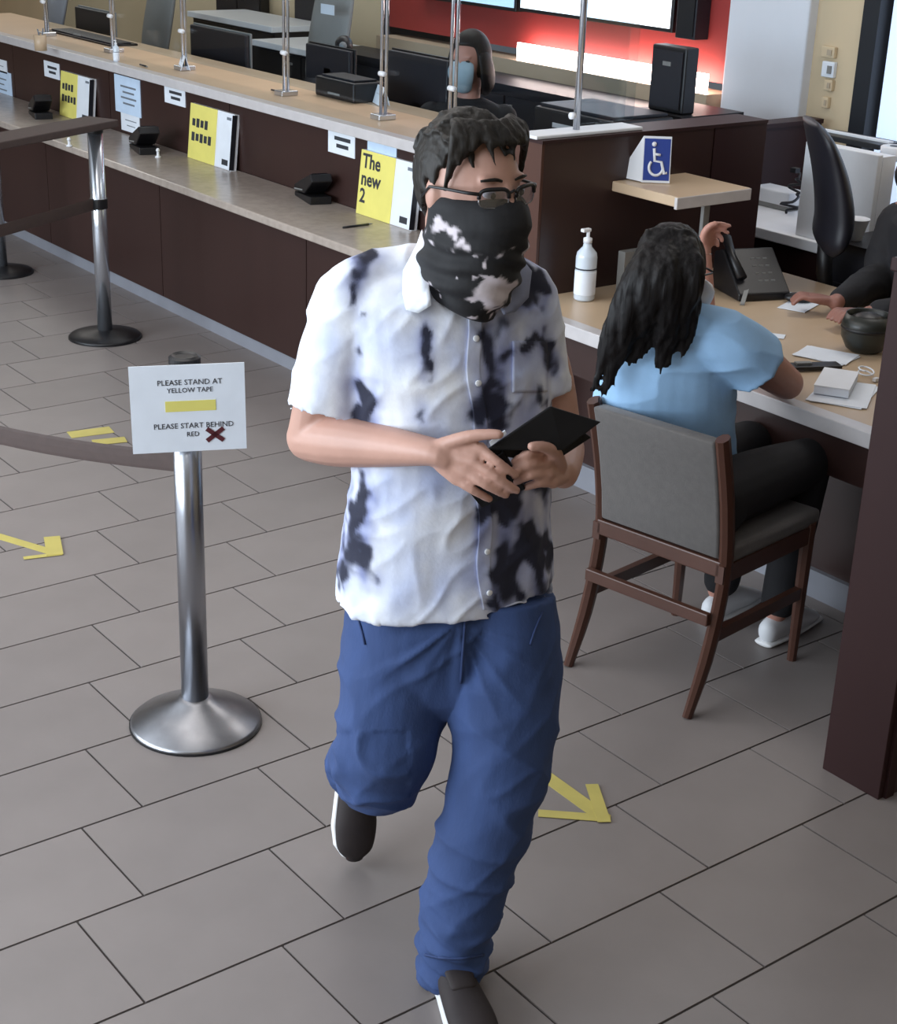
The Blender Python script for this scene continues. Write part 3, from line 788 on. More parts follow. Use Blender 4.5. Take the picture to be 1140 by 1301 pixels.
# desk phone
p = at_z(968, 380, ZDT)
ph = thing('desk_phone', 'black office desk phone with handset on the desk beside the shelf post', 'phone', p)
r = Matrix.Rotation(math.radians(-20), 3, 'Z')
def PR(a, b, z): return p + r @ Vector((a, b, z))
pb = build(MB().prism([PR(-0.10, -0.02, 0), PR(-0.10, 0.20, 0), PR(-0.10, 0.20, 0.13), PR(-0.10, 0.14, 0.15), PR(-0.10, -0.02, 0.025)], r @ Vector((0.20, 0, 0))), 'body', M_black, ph, bevel=0.005)
build(MB().tube([PR(-0.075, 0.02, 0.075), PR(-0.08, 0.10, 0.135), PR(-0.075, 0.17, 0.185)], [(0.02, 0.016), (0.014, 0.012), (0.02, 0.016)], 10), 'handset', M_black, ph, True)
kp = MB()
for i in range(3):
    for j in range(4): kp.box(PR(0.0 + 0.025 * i, 0.03 + 0.026 * j, 0.058 + 0.0203 * j), (0.015, 0.016, 0.008), r)
build(kp, 'keypad', M_grey, pb)
build(MB().prism([PR(-0.115, -0.06, 0.0), PR(-0.10, -0.065, 0.0), PR(-0.04, 0.02, 0.045), PR(-0.05, 0.03, 0.05)], UP * 0.006), 'handset_cord', M_grey, ph)
# upright folder behind the woman's hair
p = at_z(792, 372, ZDT)
fo_ = thing('document_folder', 'narrow grey upright folder standing on the desk left of the dark haired woman', 'folder', p)
build(MB().bb(p + Vector((-0.02, -0.015, 0)), p + Vector((0.16, 0.02, 0.15))), 'cover', M_grey, fo_, bevel=0.003)
build(MB().bb(p + Vector((-0.018, -0.01, 0.004)), p + Vector((0.164, 0.015, 0.146))), 'pages', M_paper, fo_)
# papers
def sheet(px, py, w, h, ang, label, m=M_paper, z=ZDT, thick=0.0015, name='paper_sheet', cat='paper', n=1):
    p = at_z(px, py, z); r = Matrix.Rotation(ang, 3, 'Z')
    t = thing(name, label, cat, (p.x, p.y, z))
    for k in range(n):
        r2 = Matrix.Rotation(ang + 0.12 * k, 3, 'Z')
        build(MB().box(p + UP * (thick * (k + 0.5) + 0.0004 * k), (w, h, thick), r2), 'sheet', m, t)
    return t
sheet(1020, 386, 0.22, 0.10, 0.35, 'white paper on the desk beneath the employee in black')
sheet(985, 372, 0.07, 0.14, 0.5, 'white paper slip on the desk right of the phone')
sheet(1050, 452, 0.13, 0.17, 0.25, 'loose white sheet on the desk below the dark bowl', n=2)
sheet(1072, 500, 0.24, 0.16, 0.45, 'wide white sheet under the paper pad at the desk edge', n=2)
sheet(962, 424, 0.05, 0.18, 0.6, 'white paper edge on the desk behind the sleeve of the woman in blue')
p = at_z(1062, 492, ZDT + 0.005); r = Matrix.Rotation(0.55, 3, 'Z')
pad = thing('paper_pad', 'thick white paper pad on the desk by the right partition', 'paper pad', p)
build(MB().box(p + UP * 0.013, (0.19, 0.10, 0.024), r), 'pages', M_paper, pad, bevel=0.002)
build(MB().box(p + UP * 0.0265, (0.192, 0.102, 0.003), r), 'cover', M_white, pad)
p = at_z(1035, 467, ZDT + 0.004)
cb = thing('clipboard', 'thin black clipboard on the desk above the paper pad', 'clipboard', p)
build(MB().box(p + UP * 0.006, (0.16, 0.05, 0.010), Matrix.Rotation(-0.45, 3, 'Z')), 'board', M_black, cb, bevel=0.002)
build(MB().box(p + UP * 0.014 + Vector((-0.03, 0.02, 0)), (0.05, 0.02, 0.006), Matrix.Rotation(-0.45, 3, 'Z')), 'clip', M_grey, cb)
p = at_z(1098, 445, ZDT)
bw = thing('desk_bowl', 'round dark green plastic bowl on the desk beside the right partition', 'bowl', p)
build(MB().lathe([(0.045, 0), (0.06, 0.01), (0.078, 0.045), (0.08, 0.085), (0.07, 0.12), (0.066, 0.118), (0.072, 0.085), (0.06, 0.03)], p, 28), 'shell', M_basket, bw, True)
build(MB().lathe([(0.0795, 0.07), (0.0825, 0.075), (0.0795, 0.082)], p, 28), 'rim_band', M_black, bw, True)
build(MB().lathe([(0.066, 0.10), (0.03, 0.118), (0.004, 0.125)], p, 28), 'lid', M_black, bw, True)
p = at_z(1100, 478, ZDT + 0.006)
wr_ = thing('coiled_cable', 'thin pale coiled cable on the desk below the dark bowl', 'cable', p)
build(MB().tube([p + RH * (0.022 * math.cos(a * 0.5)) + NH * (0.035 * math.sin(a * 0.5)) + UP * (0.004 + 0.001 * a) for a in range(22)], 0.0025, 6), 'loop', M_paper, wr_, True)
build(MB().box(p + RH * 0.024 - NH * 0.03, (0.018, 0.012, 0.01)), 'plug', M_white, wr_)

# ------------------------------------------------------------------ employee side: return desk, white cabinet, office chair, far partition
bp_ = thing('partition_wall', 'dark brown low partition behind the white return desk', 'partition', (3.7, 1.36, 0))
za = at_y(1000, 155, 1.3).z
build(MB().bb((XP1 + 0.02, 1.3, 0), (4.33, 1.38, za - 0.02)), 'panel', M_woodred, bp_)
build(MB().bb((XP1 + 0.02, 1.29, za - 0.02), (4.33, 1.39, za)), 'top_board', M_woodred, bp_)
build(MB().bb((XP1 + 0.02, YP + 0.16, 0), (XP1 + 0.08, 1.29, za - 0.02)), 'return_panel', M_woodred, bp_)
ZR = 0.72
rdk = thing('return_desk', 'white topped return desk behind the partition with dark front', 'desk', (3.8, 0.8, 0))
build(MB().bb((3.46, 0.30, ZR - 0.045), (4.10, 1.28, ZR)), 'desk_top', M_white, rdk, bevel=0.004)
build(MB().bb((3.50, 0.32, 0), (3.53, 1.27, ZR - 0.045)), 'front_panel', M_woodred, rdk)
build(MB().bb((3.53, 0.32, 0), (4.08, 0.36, ZR - 0.045)), 'side_panel', M_woodred, rdk)
p = at_z(988, 262, ZR)
bxs = thing('tissue_box', 'white tissue box on the return desk behind the partition', 'box', p)
build(MB().box(p + UP * 0.04, (0.12, 0.22, 0.08)), 'carton', M_white, bxs, bevel=0.006)
build(MB().box(p + UP * 0.012, (0.124, 0.224, 0.02)), 'band', M_grey, bxs)
p = at_z(1004, 272, ZR)
cbl = thing('desk_clutter_cable', 'dark tangled cable standing on the return desk by the white cabinet', 'cable', p)
random.seed(3)
pts = [p + Vector((random.uniform(-.04, .04), random.uniform(-.04, .04), 0.006 + 0.013 * k)) for k in range(14)]
build(MB().tube([Vector(q) for q in catmull([tuple(v) for v in pts], 4)], 0.006, 6), 'cord', M_navy, cbl, True)
build(MB().box(p + UP * 0.19, (0.03, 0.03, 0.02)), 'plug', M_black, cbl)
# white hutch panel on the return desk, and the high white side table
wc = thing('white_cabinet', 'white upright cabinet standing on the return desk behind the black office chair', 'cabinet', (3.55, 0.50, ZR))
build(MB().bb((3.49, 0.31, ZR), (3.52, 0.675, 1.10)), 'front_panel', M_white, wc, bevel=0.004)
build(MB().bb((3.52, 0.31, ZR), (3.60, 0.33, 1.09)), 'side_panel', M_white, wc)
build(MB().bb((3.52, 0.655, ZR), (3.60, 0.675, 1.09)), 'side_panel', M_white, wc)
build(MB().bb((3.52, 0.33, 1.06), (3.60, 0.655, 1.09)), 'top_panel', M_white, wc)
ht = thing('side_table', 'high white topped side table along the wall at the right edge', 'table', (3.95, -0.3, 0))
ZH = 1.045
build(MB().bb((3.62, -1.1, ZH - 0.05), (4.36, 0.30, ZH)), 'table_top', M_white, ht, bevel=0.005)
build(MB().bb((3.66, 0.22, 0.0), (4.34, 0.26, ZH - 0.05)), 'leg_panel', M_white, ht)
build(MB().bb((3.72, -1.08, 0.0), (3.75, 0.22, ZH - 0.05)), 'front_panel', M_navy, ht)  # dark sheet standing in for the shade in the open space under the top
p = at_z(1088, 181, ZH)
kb = thing('keyboard', 'black keyboard with pale tray on the high white side table', 'keyboard', (p.x, p.y, ZH))
build(MB().box(p + UP * 0.012, (0.16, 0.36, 0.022)), 'body', M_black, kb, bevel=0.003)
build(MB().box(p + UP * 0.027, (0.03, 0.36, 0.008)), 'wrist_rest', M_white, kb)
p = at_z(1135, 203, ZH)
rl_ = thing('tape_roll', 'white paper roll on the high white side table at the picture edge', 'roll', (p.x, p.y, ZH))
build(MB().lathe([(0.05, 0), (0.055, 0.004), (0.055, 0.05), (0.05, 0.054), (0.02, 0.054), (0.02, 0.01)], p, 24), 'roll', M_white, rl_, True)
build(MB().lathe([(0.02, 0.02), (0.02, 0.0555), (0.016, 0.0555)], p, 16), 'core', M_navy, rl_)
# wall plates on the beige wall
for (a, b, w, h, l) in ((1056, 66, 0.13, 0.05, 'uppermost pale wall plate on the beige wall by the dark door'), (1056, 88, 0.12, 0.07, 'white thermostat on the beige wall by the dark door'),
                     (1056, 108, 0.08, 0.05, 'small pale wall plate below the thermostat'), (1052, 130, 0.06, 0.05, 'lowest small wall plate on the beige wall')):
    q = at_x(a, b, XW)
    t = thing('wall_plate', l, 'wall plate', (XW, q.y, q.z - h / 2), 'plates on the beige wall')
    build(MB().box((XW - 0.012, q.y, q.z), (0.024, w * 0.6, h)), 'plate', M_paper if h > 0.06 else M_beige, t, bevel=0.004)
    build(MB().box((XW - 0.026, q.y - w * 0.1, q.z), (0.006, w * 0.2, h * 0.5)), 'switch', M_grey if h > 0.06 else M_tan, t)

# office chair seen from the side
oc0 = Vector((3.0, 0.19, 0))
oc = thing('office_chair', 'black office chair with curved backrest seen side on behind the desk', 'chair', oc0)
def OQ(px, py, off=0.0): return at_plane(px, py, oc0, off)
prof = [(1030, 153, 0.012), (1040, 172, 0.03), (1051, 205, 0.046), (1058, 240, 0.056), (1060, 275, 0.06), (1054, 302, 0.05), (1050, 318, 0.02)]
bk_ = MB().loft([(OQ(a, b), r_, 0.19 if i not in (0, 6) else 0.12) for i, (a, b, r_) in enumerate(prof)], 18, RH, 4, dome=False)
build(bk_, 'backrest', M_navy, oc, True)
build(MB().tube([OQ(1050, 300), OQ(1047, 345), OQ(1052, 390), oc0 + UP * 0.42], 0.03, 10), 'back_stem', M_black, oc, True)
build(MB().ell(oc0 + UP * 0.44 + RH * 0.02, (0.2, 0.2, 0.05)), 'seat', M_navy, oc, True)
build(MB().tube([oc0 + UP * 0.40 + RH * 0.02, oc0 + UP * 0.06 + RH * 0.02], 0.03, 12), 'gas_column', M_black, oc, True)
for k in range(5):
    a = 2 * math.pi * k / 5
    e = oc0 + RH * 0.02 + Vector((math.cos(a), math.sin(a), 0)) * 0.24
    lg = build(MB().tube([oc0 + RH * 0.02 + UP * 0.09, e + UP * 0.06], [0.028, 0.018], 8), 'leg', M_black, oc, True)
    build(MB().tube([e + UP * 0.026 - Vector((-math.sin(a), math.cos(a), 0)) * 0.02, e + UP * 0.026 + Vector((-math.sin(a), math.cos(a), 0)) * 0.02], 0.026, 12), 'caster', M_black, lg, True)
# paper cup
ar = thing('low_cabinet', 'low dark drawer pedestal behind the desk holding a paper cup', 'cabinet', (3.4, 0.15, 0))
pc = at_x(1086, 305, 3.28)
build(MB().bb((pc.x - 0.07, 0.04, 0), (3.60, pc.y + 0.06, pc.z - 0.03)), 'body', M_navy, ar)
build(MB().bb((pc.x - 0.08, 0.03, pc.z - 0.03), (3.61, pc.y + 0.07, pc.z)), 'top', M_black, ar)
for k in range(2):
    dd = build(MB().bb((pc.x - 0.08, 0.05, 0.06 + 0.30 * k), (pc.x - 0.07, pc.y + 0.05, 0.36 + 0.30 * k)), 'drawer', M_navy, ar)
    build(MB().bb((pc.x - 0.095, 0.10, 0.30 + 0.30 * k), (pc.x - 0.08, 0.18, 0.315 + 0.30 * k)), 'handle', M_grey, dd)
cu = thing('paper_cup', 'white paper cup flaring upward beside the employee in black', 'cup', pc)
build(MB().lathe([(0.024, 0), (0.026, 0.002), (0.046, 0.078), (0.049, 0.08), (0.048, 0.083), (0.043, 0.08), (0.024, 0.006)], pc, 24), 'cup', M_paper, cu, True)
build(MB().lathe([(0.0455, 0.078), (0.0495, 0.081), (0.0455, 0.084)], pc, 24), 'rim', M_white, cu, True)

# ------------------------------------------------------------------ behind the teller counter
bc = thing('back_counter', 'long dark navy storage counter below the red wall', 'counter', (4.18, 3.1, 0))
zb = at_x(730, 124, 4.0).z
build(MB().bb((4.0, 2.03, 0), (XW - 0.105, 5.0, zb - 0.03)), 'carcass', M_navy, bc)
build(MB().bb((3.98, 2.03, zb - 0.03), (XW - 0.105, 5.02, zb)), 'top', M_navy, bc)
for k in range(5):
    y = 2.05 + k * 0.58
    dd = build(MB().bb((3.985, y, 0.1), (4.0, y + 0.56, zb - 0.06)), 'door', M_navy, bc)
    build(MB().bb((3.97, y + 0.50, zb - 0.22), (3.985, y + 0.52, zb - 0.10)), 'handle', M_grey, dd)
twd = thing('teller_worktop', 'dark teller worktop running behind the raised counter', 'worktop', (3.1, 3.8, 0))
build(MB().bb((2.89, 2.05, 0.70), (3.45, 7.2, 0.74)), 'top', M_black, twd)
build(MB().bb((2.9, 2.05, 0.0), (2.94, 7.2, 0.70)), 'back_panel', M_navy, twd)
# equipment bench behind the partition, printer and computer tower
eq = thing('equipment_bench', 'dark equipment bench behind the partition', 'bench', (3.4, 1.55, 0))
build(MB().bb((3.1, 1.42, 0.86), (3.56, 2.0, 0.90)), 'top', M_black, eq)
build(MB().bb((3.12, 1.44, 0), (3.55, 1.98, 0.86)), 'body', M_navy, eq)
pr = thing('office_printer', 'black office printer with pale slot behind the glass screen', 'printer', (3.3, 1.65, 0.90))
build(MB().bb((3.14, 1.43, 0.90), (3.5, 1.96, 1.09)), 'body', M_black, pr, bevel=0.012)
build(MB().bb((3.135, 1.60, 1.015), (3.142, 1.82, 1.035)), 'paper_slot', M_edge, pr)
build(MB().bb((3.16, 1.45, 1.09), (3.48, 1.94, 1.105)), 'lid', M_navy, pr, bevel=0.004)
build(MB().bb((3.132, 1.46, 1.04), (3.142, 1.54, 1.07)), 'control_panel', M_grey, pr)
tw0 = at_x(848, 143, 3.62)
hb = tw0.z
tw = thing('computer_tower', 'tall black computer tower standing before the glowing red wall', 'computer', (3.75, tw0.y, hb))
ya, yb = at_x(826, 100, 3.62).y, at_x(870, 100, 3.62).y; zt_ = at_x(848, 58, 3.62).z
eqs = thing('storage_cabinet', 'dark storage cabinet under the black computer tower', 'cabinet', (3.8, tw0.y, 0))
build(MB().bb((3.58, yb - 0.04, 0), (3.96, ya + 0.04, hb - 0.02)), 'body', M_navy, eqs)
build(MB().bb((3.57, yb - 0.05, hb - 0.02), (3.97, ya + 0.05, hb)), 'top', M_black, eqs)
build(MB().bb((3.62, yb, hb), (3.70, ya, zt_)), 'case', M_black, tw, bevel=0.008)
build(MB().bb((3.612, yb + 0.015, hb + 0.02), (3.622, ya - 0.015, zt_ - 0.02)), 'front_grille', M_navy, tw)
build(MB().box((3.611, (ya + yb) / 2, zt_ - 0.075), (0.004, 0.05, 0.018)), 'badge', M_grey, tw)
# wall screens
def tv(px0, px1, pyb, m, label, ztop=2.1):
    y0 = at_x(px1, pyb, XW - 0.06).y; y1 = at_x(px0, pyb, XW - 0.06).y; z0 = at_x((px0 + px1) / 2, pyb, XW - 0.06).z
    t = thing('wall_screen', label, 'screen', (XW - 0.03, (y0 + y1) / 2, z0), 'screens on the red wall')
    build(MB().bb((XW - 0.07, y0, z0), (XW - 0.002, y1, ztop)), 'casing', M_black, t, bevel=0.004)
    build(MB().bb((XW - 0.074, y0 + 0.02, z0 + 0.02), (XW - 0.069, y1 - 0.02, ztop - 0.02)), 'display', m, t)
    return t
tv(660, 857, 28, M_screen, 'bright white wall screen on the red wall above the light strip')
tv(530, 658, 6, M_screenblue, 'pale blue wall screen on the red wall left of the white one')
cs = MB().bb((XW - 0.10, at_x(884, 30, XW - 0.1).y, at_x(870, 46, XW).z), (XW - 0.002, at_x(859, 30, XW - 0.1).y, 2.1))
cso = thing('speaker_box', 'black speaker column mounted right of the white wall screen', 'speaker', (XW - 0.05, at_x(871, 30, XW).y, at_x(870, 46, XW).z))
build(cs, 'case', M_navy, cso, bevel=0.004)
build(MB().bb((XW - 0.106, at_x(882, 30, XW - 0.1).y, at_x(870, 42, XW).z), (XW - 0.1, at_x(861, 30, XW - 0.1).y, 2.05)), 'grille', M_black, cso)

# monitors seen from behind
def monitor(px0, py0, px1, py1, X, label, rim=M_black, zbase=0.74):
    ya = at_x(px0, (py0 + py1) / 2, X).y; yb = at_x(px1, (py0 + py1) / 2, X).y
    zt = at_x((px0 + px1) / 2, py0, X).z; zb_ = at_x((px0 + px1) / 2, py1, X).z
    yc = (ya + yb) / 2
    t = thing('computer_monitor', label, 'monitor', (X, yc, zbase), 'teller monitors')
    build(MB().bb((X, yb, zb_), (X + 0.03, ya, zt)), 'back_shell', M_navy, t, bevel=0.008)
    build(MB().bb((X + 0.028, yb - 0.008, zb_ - 0.008), (X + 0.04, ya + 0.008, zt + 0.008)), 'bezel', rim, t, bevel=0.003)
    build(MB().bb((X + 0.04, yb + 0.012, zb_ + 0.012), (X + 0.043, ya - 0.012, zt - 0.012)), 'screen', M_screenblue, t)
    build(MB().bb((X + 0.0, yc - 0.03, zbase + 0.012), (X + 0.025, yc + 0.03, zb_ + 0.1)), 'stand', M_black, t)
    build(MB().bb((X - 0.03, yc - 0.1, zbase), (X + 0.14, yc + 0.1, zbase + 0.014)), 'foot', M_black, t, bevel=0.003)
monitor(492, 70, 568, 158, 3.02, 'wide black monitor back in front of the dark haired teller')
monitor(242, 38, 312, 106, 3.02, 'black monitor back with grey rim between the glass posts', M_grey)
monitor(96, 13, 141, 62, 3.02, 'smaller black monitor back left of the pump bottle', M_grey)
monitor(-30, 26, 22, 60, 3.02, 'black monitor back at the far left edge')
monitor(388, 60, 444, 112, 3.10, 'dark monitor back left of the white folded card')
# low black printers on the worktop / counter top
def lowbox(px0, px1, py0, py1, X, label, zbase):
    ya = at_x(px0, (py0 + py1) / 2, X).y; yb = at_x(px1, (py0 + py1) / 2, X).y
    zt = at_x((px0 + px1) / 2, py0, X).z
    t = thing('receipt_printer', label, 'printer', (X, (ya + yb) / 2, zbase), 'receipt printers')
    build(MB().bb((X, yb, zbase), (X + 0.18, ya, zt)), 'body', M_black, t, bevel=0.01)
    build(MB().bb((X + 0.02, yb + 0.03, zt), (X + 0.15, ya - 0.03, zt + 0.01)), 'lid', M_navy, t, bevel=0.003)
    build(MB().bb((X - 0.003, (ya + yb) / 2 - 0.05, zbase + 0.02), (X, (ya + yb) / 2 + 0.05, zbase + 0.03)), 'paper_slot', M_grey, t)
lowbox(60, 140, 48, 66, 2.62, 'long low black printer on the counter top at the left', ZT)
lowbox(400, 450, 101, 116, 2.66, 'low black printer on the counter top left of the white folded card', ZT)

# office chairs and desks further back
def back_chair(px, py, X, w, h, label, m, tilt=0.08):
    p = at_x(px, py, X); t = thing('task_chair', label, 'chair', (p.x, p.y, 0), 'office chairs behind the tellers')
    vs = []
    build(MB().loft([(p + UP * (-h * 0.5), 0.03, w * 0.38), (p + UP * (-h * 0.3) , 0.04, w * 0.48), (p + Vector((tilt * 0.5, 0, h * 0.1)), 0.04, w * 0.5), (p + Vector((tilt, 0, h * 0.45)), 0.035, w * 0.46), (p + Vector((tilt, 0, h * 0.5)), 0.02, w * 0.36)], 16, (1, 0, 0), 4), 'backrest', m, t, True)
    b = Vector((p.x, p.y, 0))
    build(MB().tube([p + UP * (-h * 0.4), b + UP * 0.42 + Vector((-0.05, 0, 0))], 0.025, 8), 'back_stem', M_black, t, True)
    build(MB().ell(b + Vector((-0.22, 0, 0.45)), (0.24, 0.24, 0.05)), 'seat', m, t, True)
    build(MB().tube([b + Vector((-0.22, 0, 0.42)), b + Vector((-0.22, 0, 0.05))], 0.03, 10), 'gas_column', M_black, t, True)
    for k in range(5):
        a = 2 * math.pi * k / 5
        build(MB().tube([b + Vector((-0.22, 0, 0.09)), b + Vector((-0.22 + 0.27 * math.cos(a), 0.27 * math.sin(a), 0.03))], [0.028, 0.02], 8), 'leg', M_black, t, True)
    return t, p
c1, p1 = back_chair(412, 52, 3.75, 0.42, 0.62, 'grey mesh task chair with white tag behind the counter', M_grey)
build(slab(at_x(416, 12, 3.66), UXN, UP, 0.14, 0.055, 0.003), 'tag', M_paper, c1)
back_chair(196, 28, 3.75, 0.40, 0.52, 'grey mesh task chair left of the grey rimmed monitor', M_grey)
back_chair(66, 12, 3.75, 0.36, 0.42, 'blue grey task chair at the far left behind the counter', M_kick)
def far_desk(px0, px1, py, X, label, h_over=0.0, top=M_white):
    ya = at_x(px0, py, X).y; yb = at_x(px1, py, X).y; z = at_x((px0 + px1) / 2, py, X).z
    t = thing('office_desk', label, 'desk', (X + 0.3, (ya + yb) / 2, 0), 'office desks behind the tellers')
    build(MB().bb((X, yb, z - 0.04), (X + 0.5, ya, z)), 'desk_top', top, t, bevel=0.003)
    build(MB().bb((X + 0.04, yb + 0.02, 0), (X + 0.46, ya - 0.02, z - 0.04)), 'pedestal', M_navy, t)
    for k in range(2):
        yy = yb + 0.04 + k * (ya - yb - 0.08) / 2
        dr_ = build(MB().bb((X + 0.028, yy, z - 0.34), (X + 0.04, yy + (ya - yb - 0.1) / 2, z - 0.06)), 'drawer', M_black, t)
        build(MB().bb((X + 0.018, yy + 0.1, z - 0.12), (X + 0.028, yy + 0.2, z - 0.105)), 'handle', M_grey, dr_)
far_desk(320, 440, 62, 4.15, 'far office desk with pale top behind the grey tagged chair')
far_desk(238, 345, 24, 4.35, 'farthest office desk with white top at the back wall')
dk_ = at_x(290, 0, 4.9)
hc = thing('wall_cabinet', 'tall dark cabinet against the far beige wall', 'cabinet', (4.75, at_x(262, 0, 4.6).y, 0))
ya = at_x(236, 5, 4.6).y; yb = at_x(292, 5, 4.6).y
build(MB().bb((4.87, yb, 0), (4.94, ya, 1.5)), 'body', M_black, hc)
build(MB().bb((4.86, yb + 0.02, 0.1), (4.87, (ya + yb) / 2 - 0.01, 1.45)), 'door', M_navy, hc)
build(MB().bb((4.86, (ya + yb) / 2 + 0.01, 0.1), (4.87, ya - 0.02, 1.45)), 'door', M_navy, hc)
hc2 = thing('wall_cabinet', 'second dark cabinet on the far wall between beige panels', 'cabinet', (4.75, at_x(350, 0, 4.6).y, 0))
ya = at_x(334, 5, 4.6).y; yb = at_x(372, 5, 4.6).y
build(MB().bb((4.87, yb, 0), (4.94, ya, 1.5)), 'body', M_black, hc2)
build(MB().bb((4.86, yb + 0.02, 0.1), (4.87, ya - 0.02, 1.45)), 'door', M_navy, hc2)
# desk webcam phone by the tag chair
p = at_x(437, 92, 3.3); p = Vector((3.3, p.y, 0.74))
wq = thing('desk_camera', 'small black desk camera on a stalk behind the counter', 'camera', p)
hd_ = at_x(437, 57, 3.3)
build(MB().lathe([(0.06, 0), (0.06, 0.012), (0.01, 0.02)], p, 20), 'foot', M_black, wq, True)
build(MB().tube([p + UP * 0.015, hd_], 0.012, 8), 'stalk', M_black, wq, True)
build(MB().ell(hd_, (0.045, 0.055, 0.05)), 'head', M_black, wq, True)
build(MB().lathe([(0.022, 0), (0.02, 0.012)], hd_ - NH * 0.04, 14, -NH), 'lens', M_grey, wq, True)

# ================================================================== PEOPLE
def head_frame(center, fwd, up):
    f = Vector(fwd).normalized(); u = Vector(up); u = (u - f * u.dot(f)).normalized(); l = u.cross(f)   # l: the person's left
    Mx = Matrix((l, f, u)).transposed(); c = Vector(center)
    return (lambda x, y, z: c + Mx @ Vector((x, y, z))), Mx
def head_shape(mb, T, Mx, k=1.0):
    def fn(p, d):
        x, y, z = p
        if z < 0:
            t = min(-z / 0.118, 1.0)
            x *= 1 - 0.30 * t ** 1.6
            if y < 0: y *= 1 - 0.35 * t
            else: y *= 1 + 0.02 * t
        else:
            if y > 0: y *= 1 - 0.06 * (z / 0.118)
            else: y *= 1.04
        if y > 0.05: x *= 0.97
        return Vector((x * k, y * k, z * k))
    c = T(0, 0, 0)
    mb.ell(c, (0.074, 0.095, 0.118), Mx, 32, 22, fn)
    mb.loft([(T(0, 0.088 * k, 0.018 * k), 0.008 * k, 0.008 * k), (T(0, 0.100 * k, -0.012 * k), 0.010 * k, 0.011 * k), (T(0, 0.110 * k, -0.034 * k), 0.015 * k, 0.013 * k), (T(0, 0.098 * k, -0.046 * k), 0.013 * k, 0.010 * k)], 12, Mx @ Vector((1, 0, 0)), 3, dome=True)
    for s in (-1, 1):
        mb.ell(T(s * 0.028 * k, 0.079 * k, 0.028 * k), (0.022 * k, 0.010 * k, 0.008 * k), Mx, 12, 8)          # brow
        mb.ell(T(s * 0.038 * k, 0.064 * k, -0.030 * k), (0.022 * k, 0.018 * k, 0.020 * k), Mx, 12, 8)        # cheek
        mb.ell(T(s * 0.076 * k, -0.008 * k, -0.008 * k), (0.008 * k, 0.016 * k, 0.028 * k), Mx, 12, 10)       # ear
    mb.ell(T(0, 0.078 * k, -0.092 * k), (0.030 * k, 0.022 * k, 0.022 * k), Mx, 14, 10)                         # chin
def limb(mb, keys, ref=None, n=16):
    mb.loft([(a, r if not isinstance(r, tuple) else r[0], r if not isinstance(r, tuple) else r[1]) for a, r in keys], n, ref, 5, dome=True)
def hand(mb, wrist, knuckles, fingers, thumb, r=0.0085, rw=0.022):
    """fingers: list of [mid, tip]; thumb: list of points"""
    for kq in knuckles:
        mb.tube([wrist, wrist.lerp(kq, 0.55), kq], [rw * 0.78, 0.0155, 0.0115], 10, dome=True)
    for kq, fp in zip(knuckles, fingers):
        q = catmull([tuple(kq)] + [tuple(a) for a in fp], 3)
        m = len(q)
        mb.tube([Vector(a) for a in q], [r * (1.12 - 0.28 * i / (m - 1)) for i in range(m)], 10, dome=True)
    q = catmull([tuple(a) for a in thumb], 3); m = len(q)
    mb.tube([Vector(a) for a in q], [r * (1.6 - 0.6 * i / (m - 1)) for i in range(m)], 10, dome=True)
def nz3(p, s): return noise.noise(Vector(p) * s)
def smooth01(t): t = max(0.0, min(1.0, t)); return t * t * (3 - 2 * t)

# ------------------------------------------------------------------ the walking man
G = Vector((0.06, -1.38, 0))
def P(px, py, off=0.0): return at_plane(px, py, G, off)
man = thing('person', 'person in tie-dye shirt, jeans, glasses and patterned mask walking with a black wallet', 'person', G)
TO = -NH                                                  # towards the camera
FB_ = (TO * math.cos(0.38) + RH * math.sin(0.38)).normalized()      # chest direction
SB_ = (RH * math.cos(0.38) - TO * math.sin(0.38)).normalized()      # the man's left
HF = (TO * 0.76 + RH * 0.64 - UP * 0.03).normalized()
HC = P(598, 236, -0.07)
T, HM = head_frame(HC, HF, UP + HF * 0.0)
body = MB()
head_shape(body, T, HM, 1.0)
neck0 = P(568, 372, 0.0)
limb(body, [(T(0, -0.03, -0.06), 0.055), (P(578, 335, -0.02), 0.056), (neck0, 0.062), (P(566, 410, 0.0), 0.08)])
# trunk, kept inside the clothes
limb(body, [(P(566, 400), (0.12, 0.06)), (P(572, 470), (0.14, 0.085)), (P(576, 600), (0.135, 0.09)), (P(572, 700), (0.15, 0.10)), (P(572, 770), (0.15, 0.10))], SB_)
RSH = P(440, 372, -0.045); REL = P(394, 556, 0.0); RWR = P(548, 574, -0.215)
limb(body, [(P(505, 390, 0.0), 0.04), (P(452, 392, -0.035), 0.040), (RSH.lerp(REL, 0.5), 0.044), (REL, 0.043)])
limb(body, [(REL, 0.044), (REL.lerp(RWR, 0.25), 0.047), (REL.lerp(RWR, 0.6), 0.038), (RWR, (0.030, 0.024)), (P(565, 578, -0.222), (0.033, 0.022))])
LSH = P(680, 372, 0.07); LEL = P(712, 560, 0.10); LWR = P(716, 602, -0.11)
limb(body, [(P(632, 390, 0.03), 0.04), (P(662, 392, 0.06), 0.040), (LSH.lerp(LEL, 0.5), 0.043), (LEL, 0.042)])
limb(body, [(LEL, 0.042), (LEL.lerp(LWR, 0.3), 0.044), (LEL.lerp(LWR, 0.7), 0.036), (LWR, 0.027)])
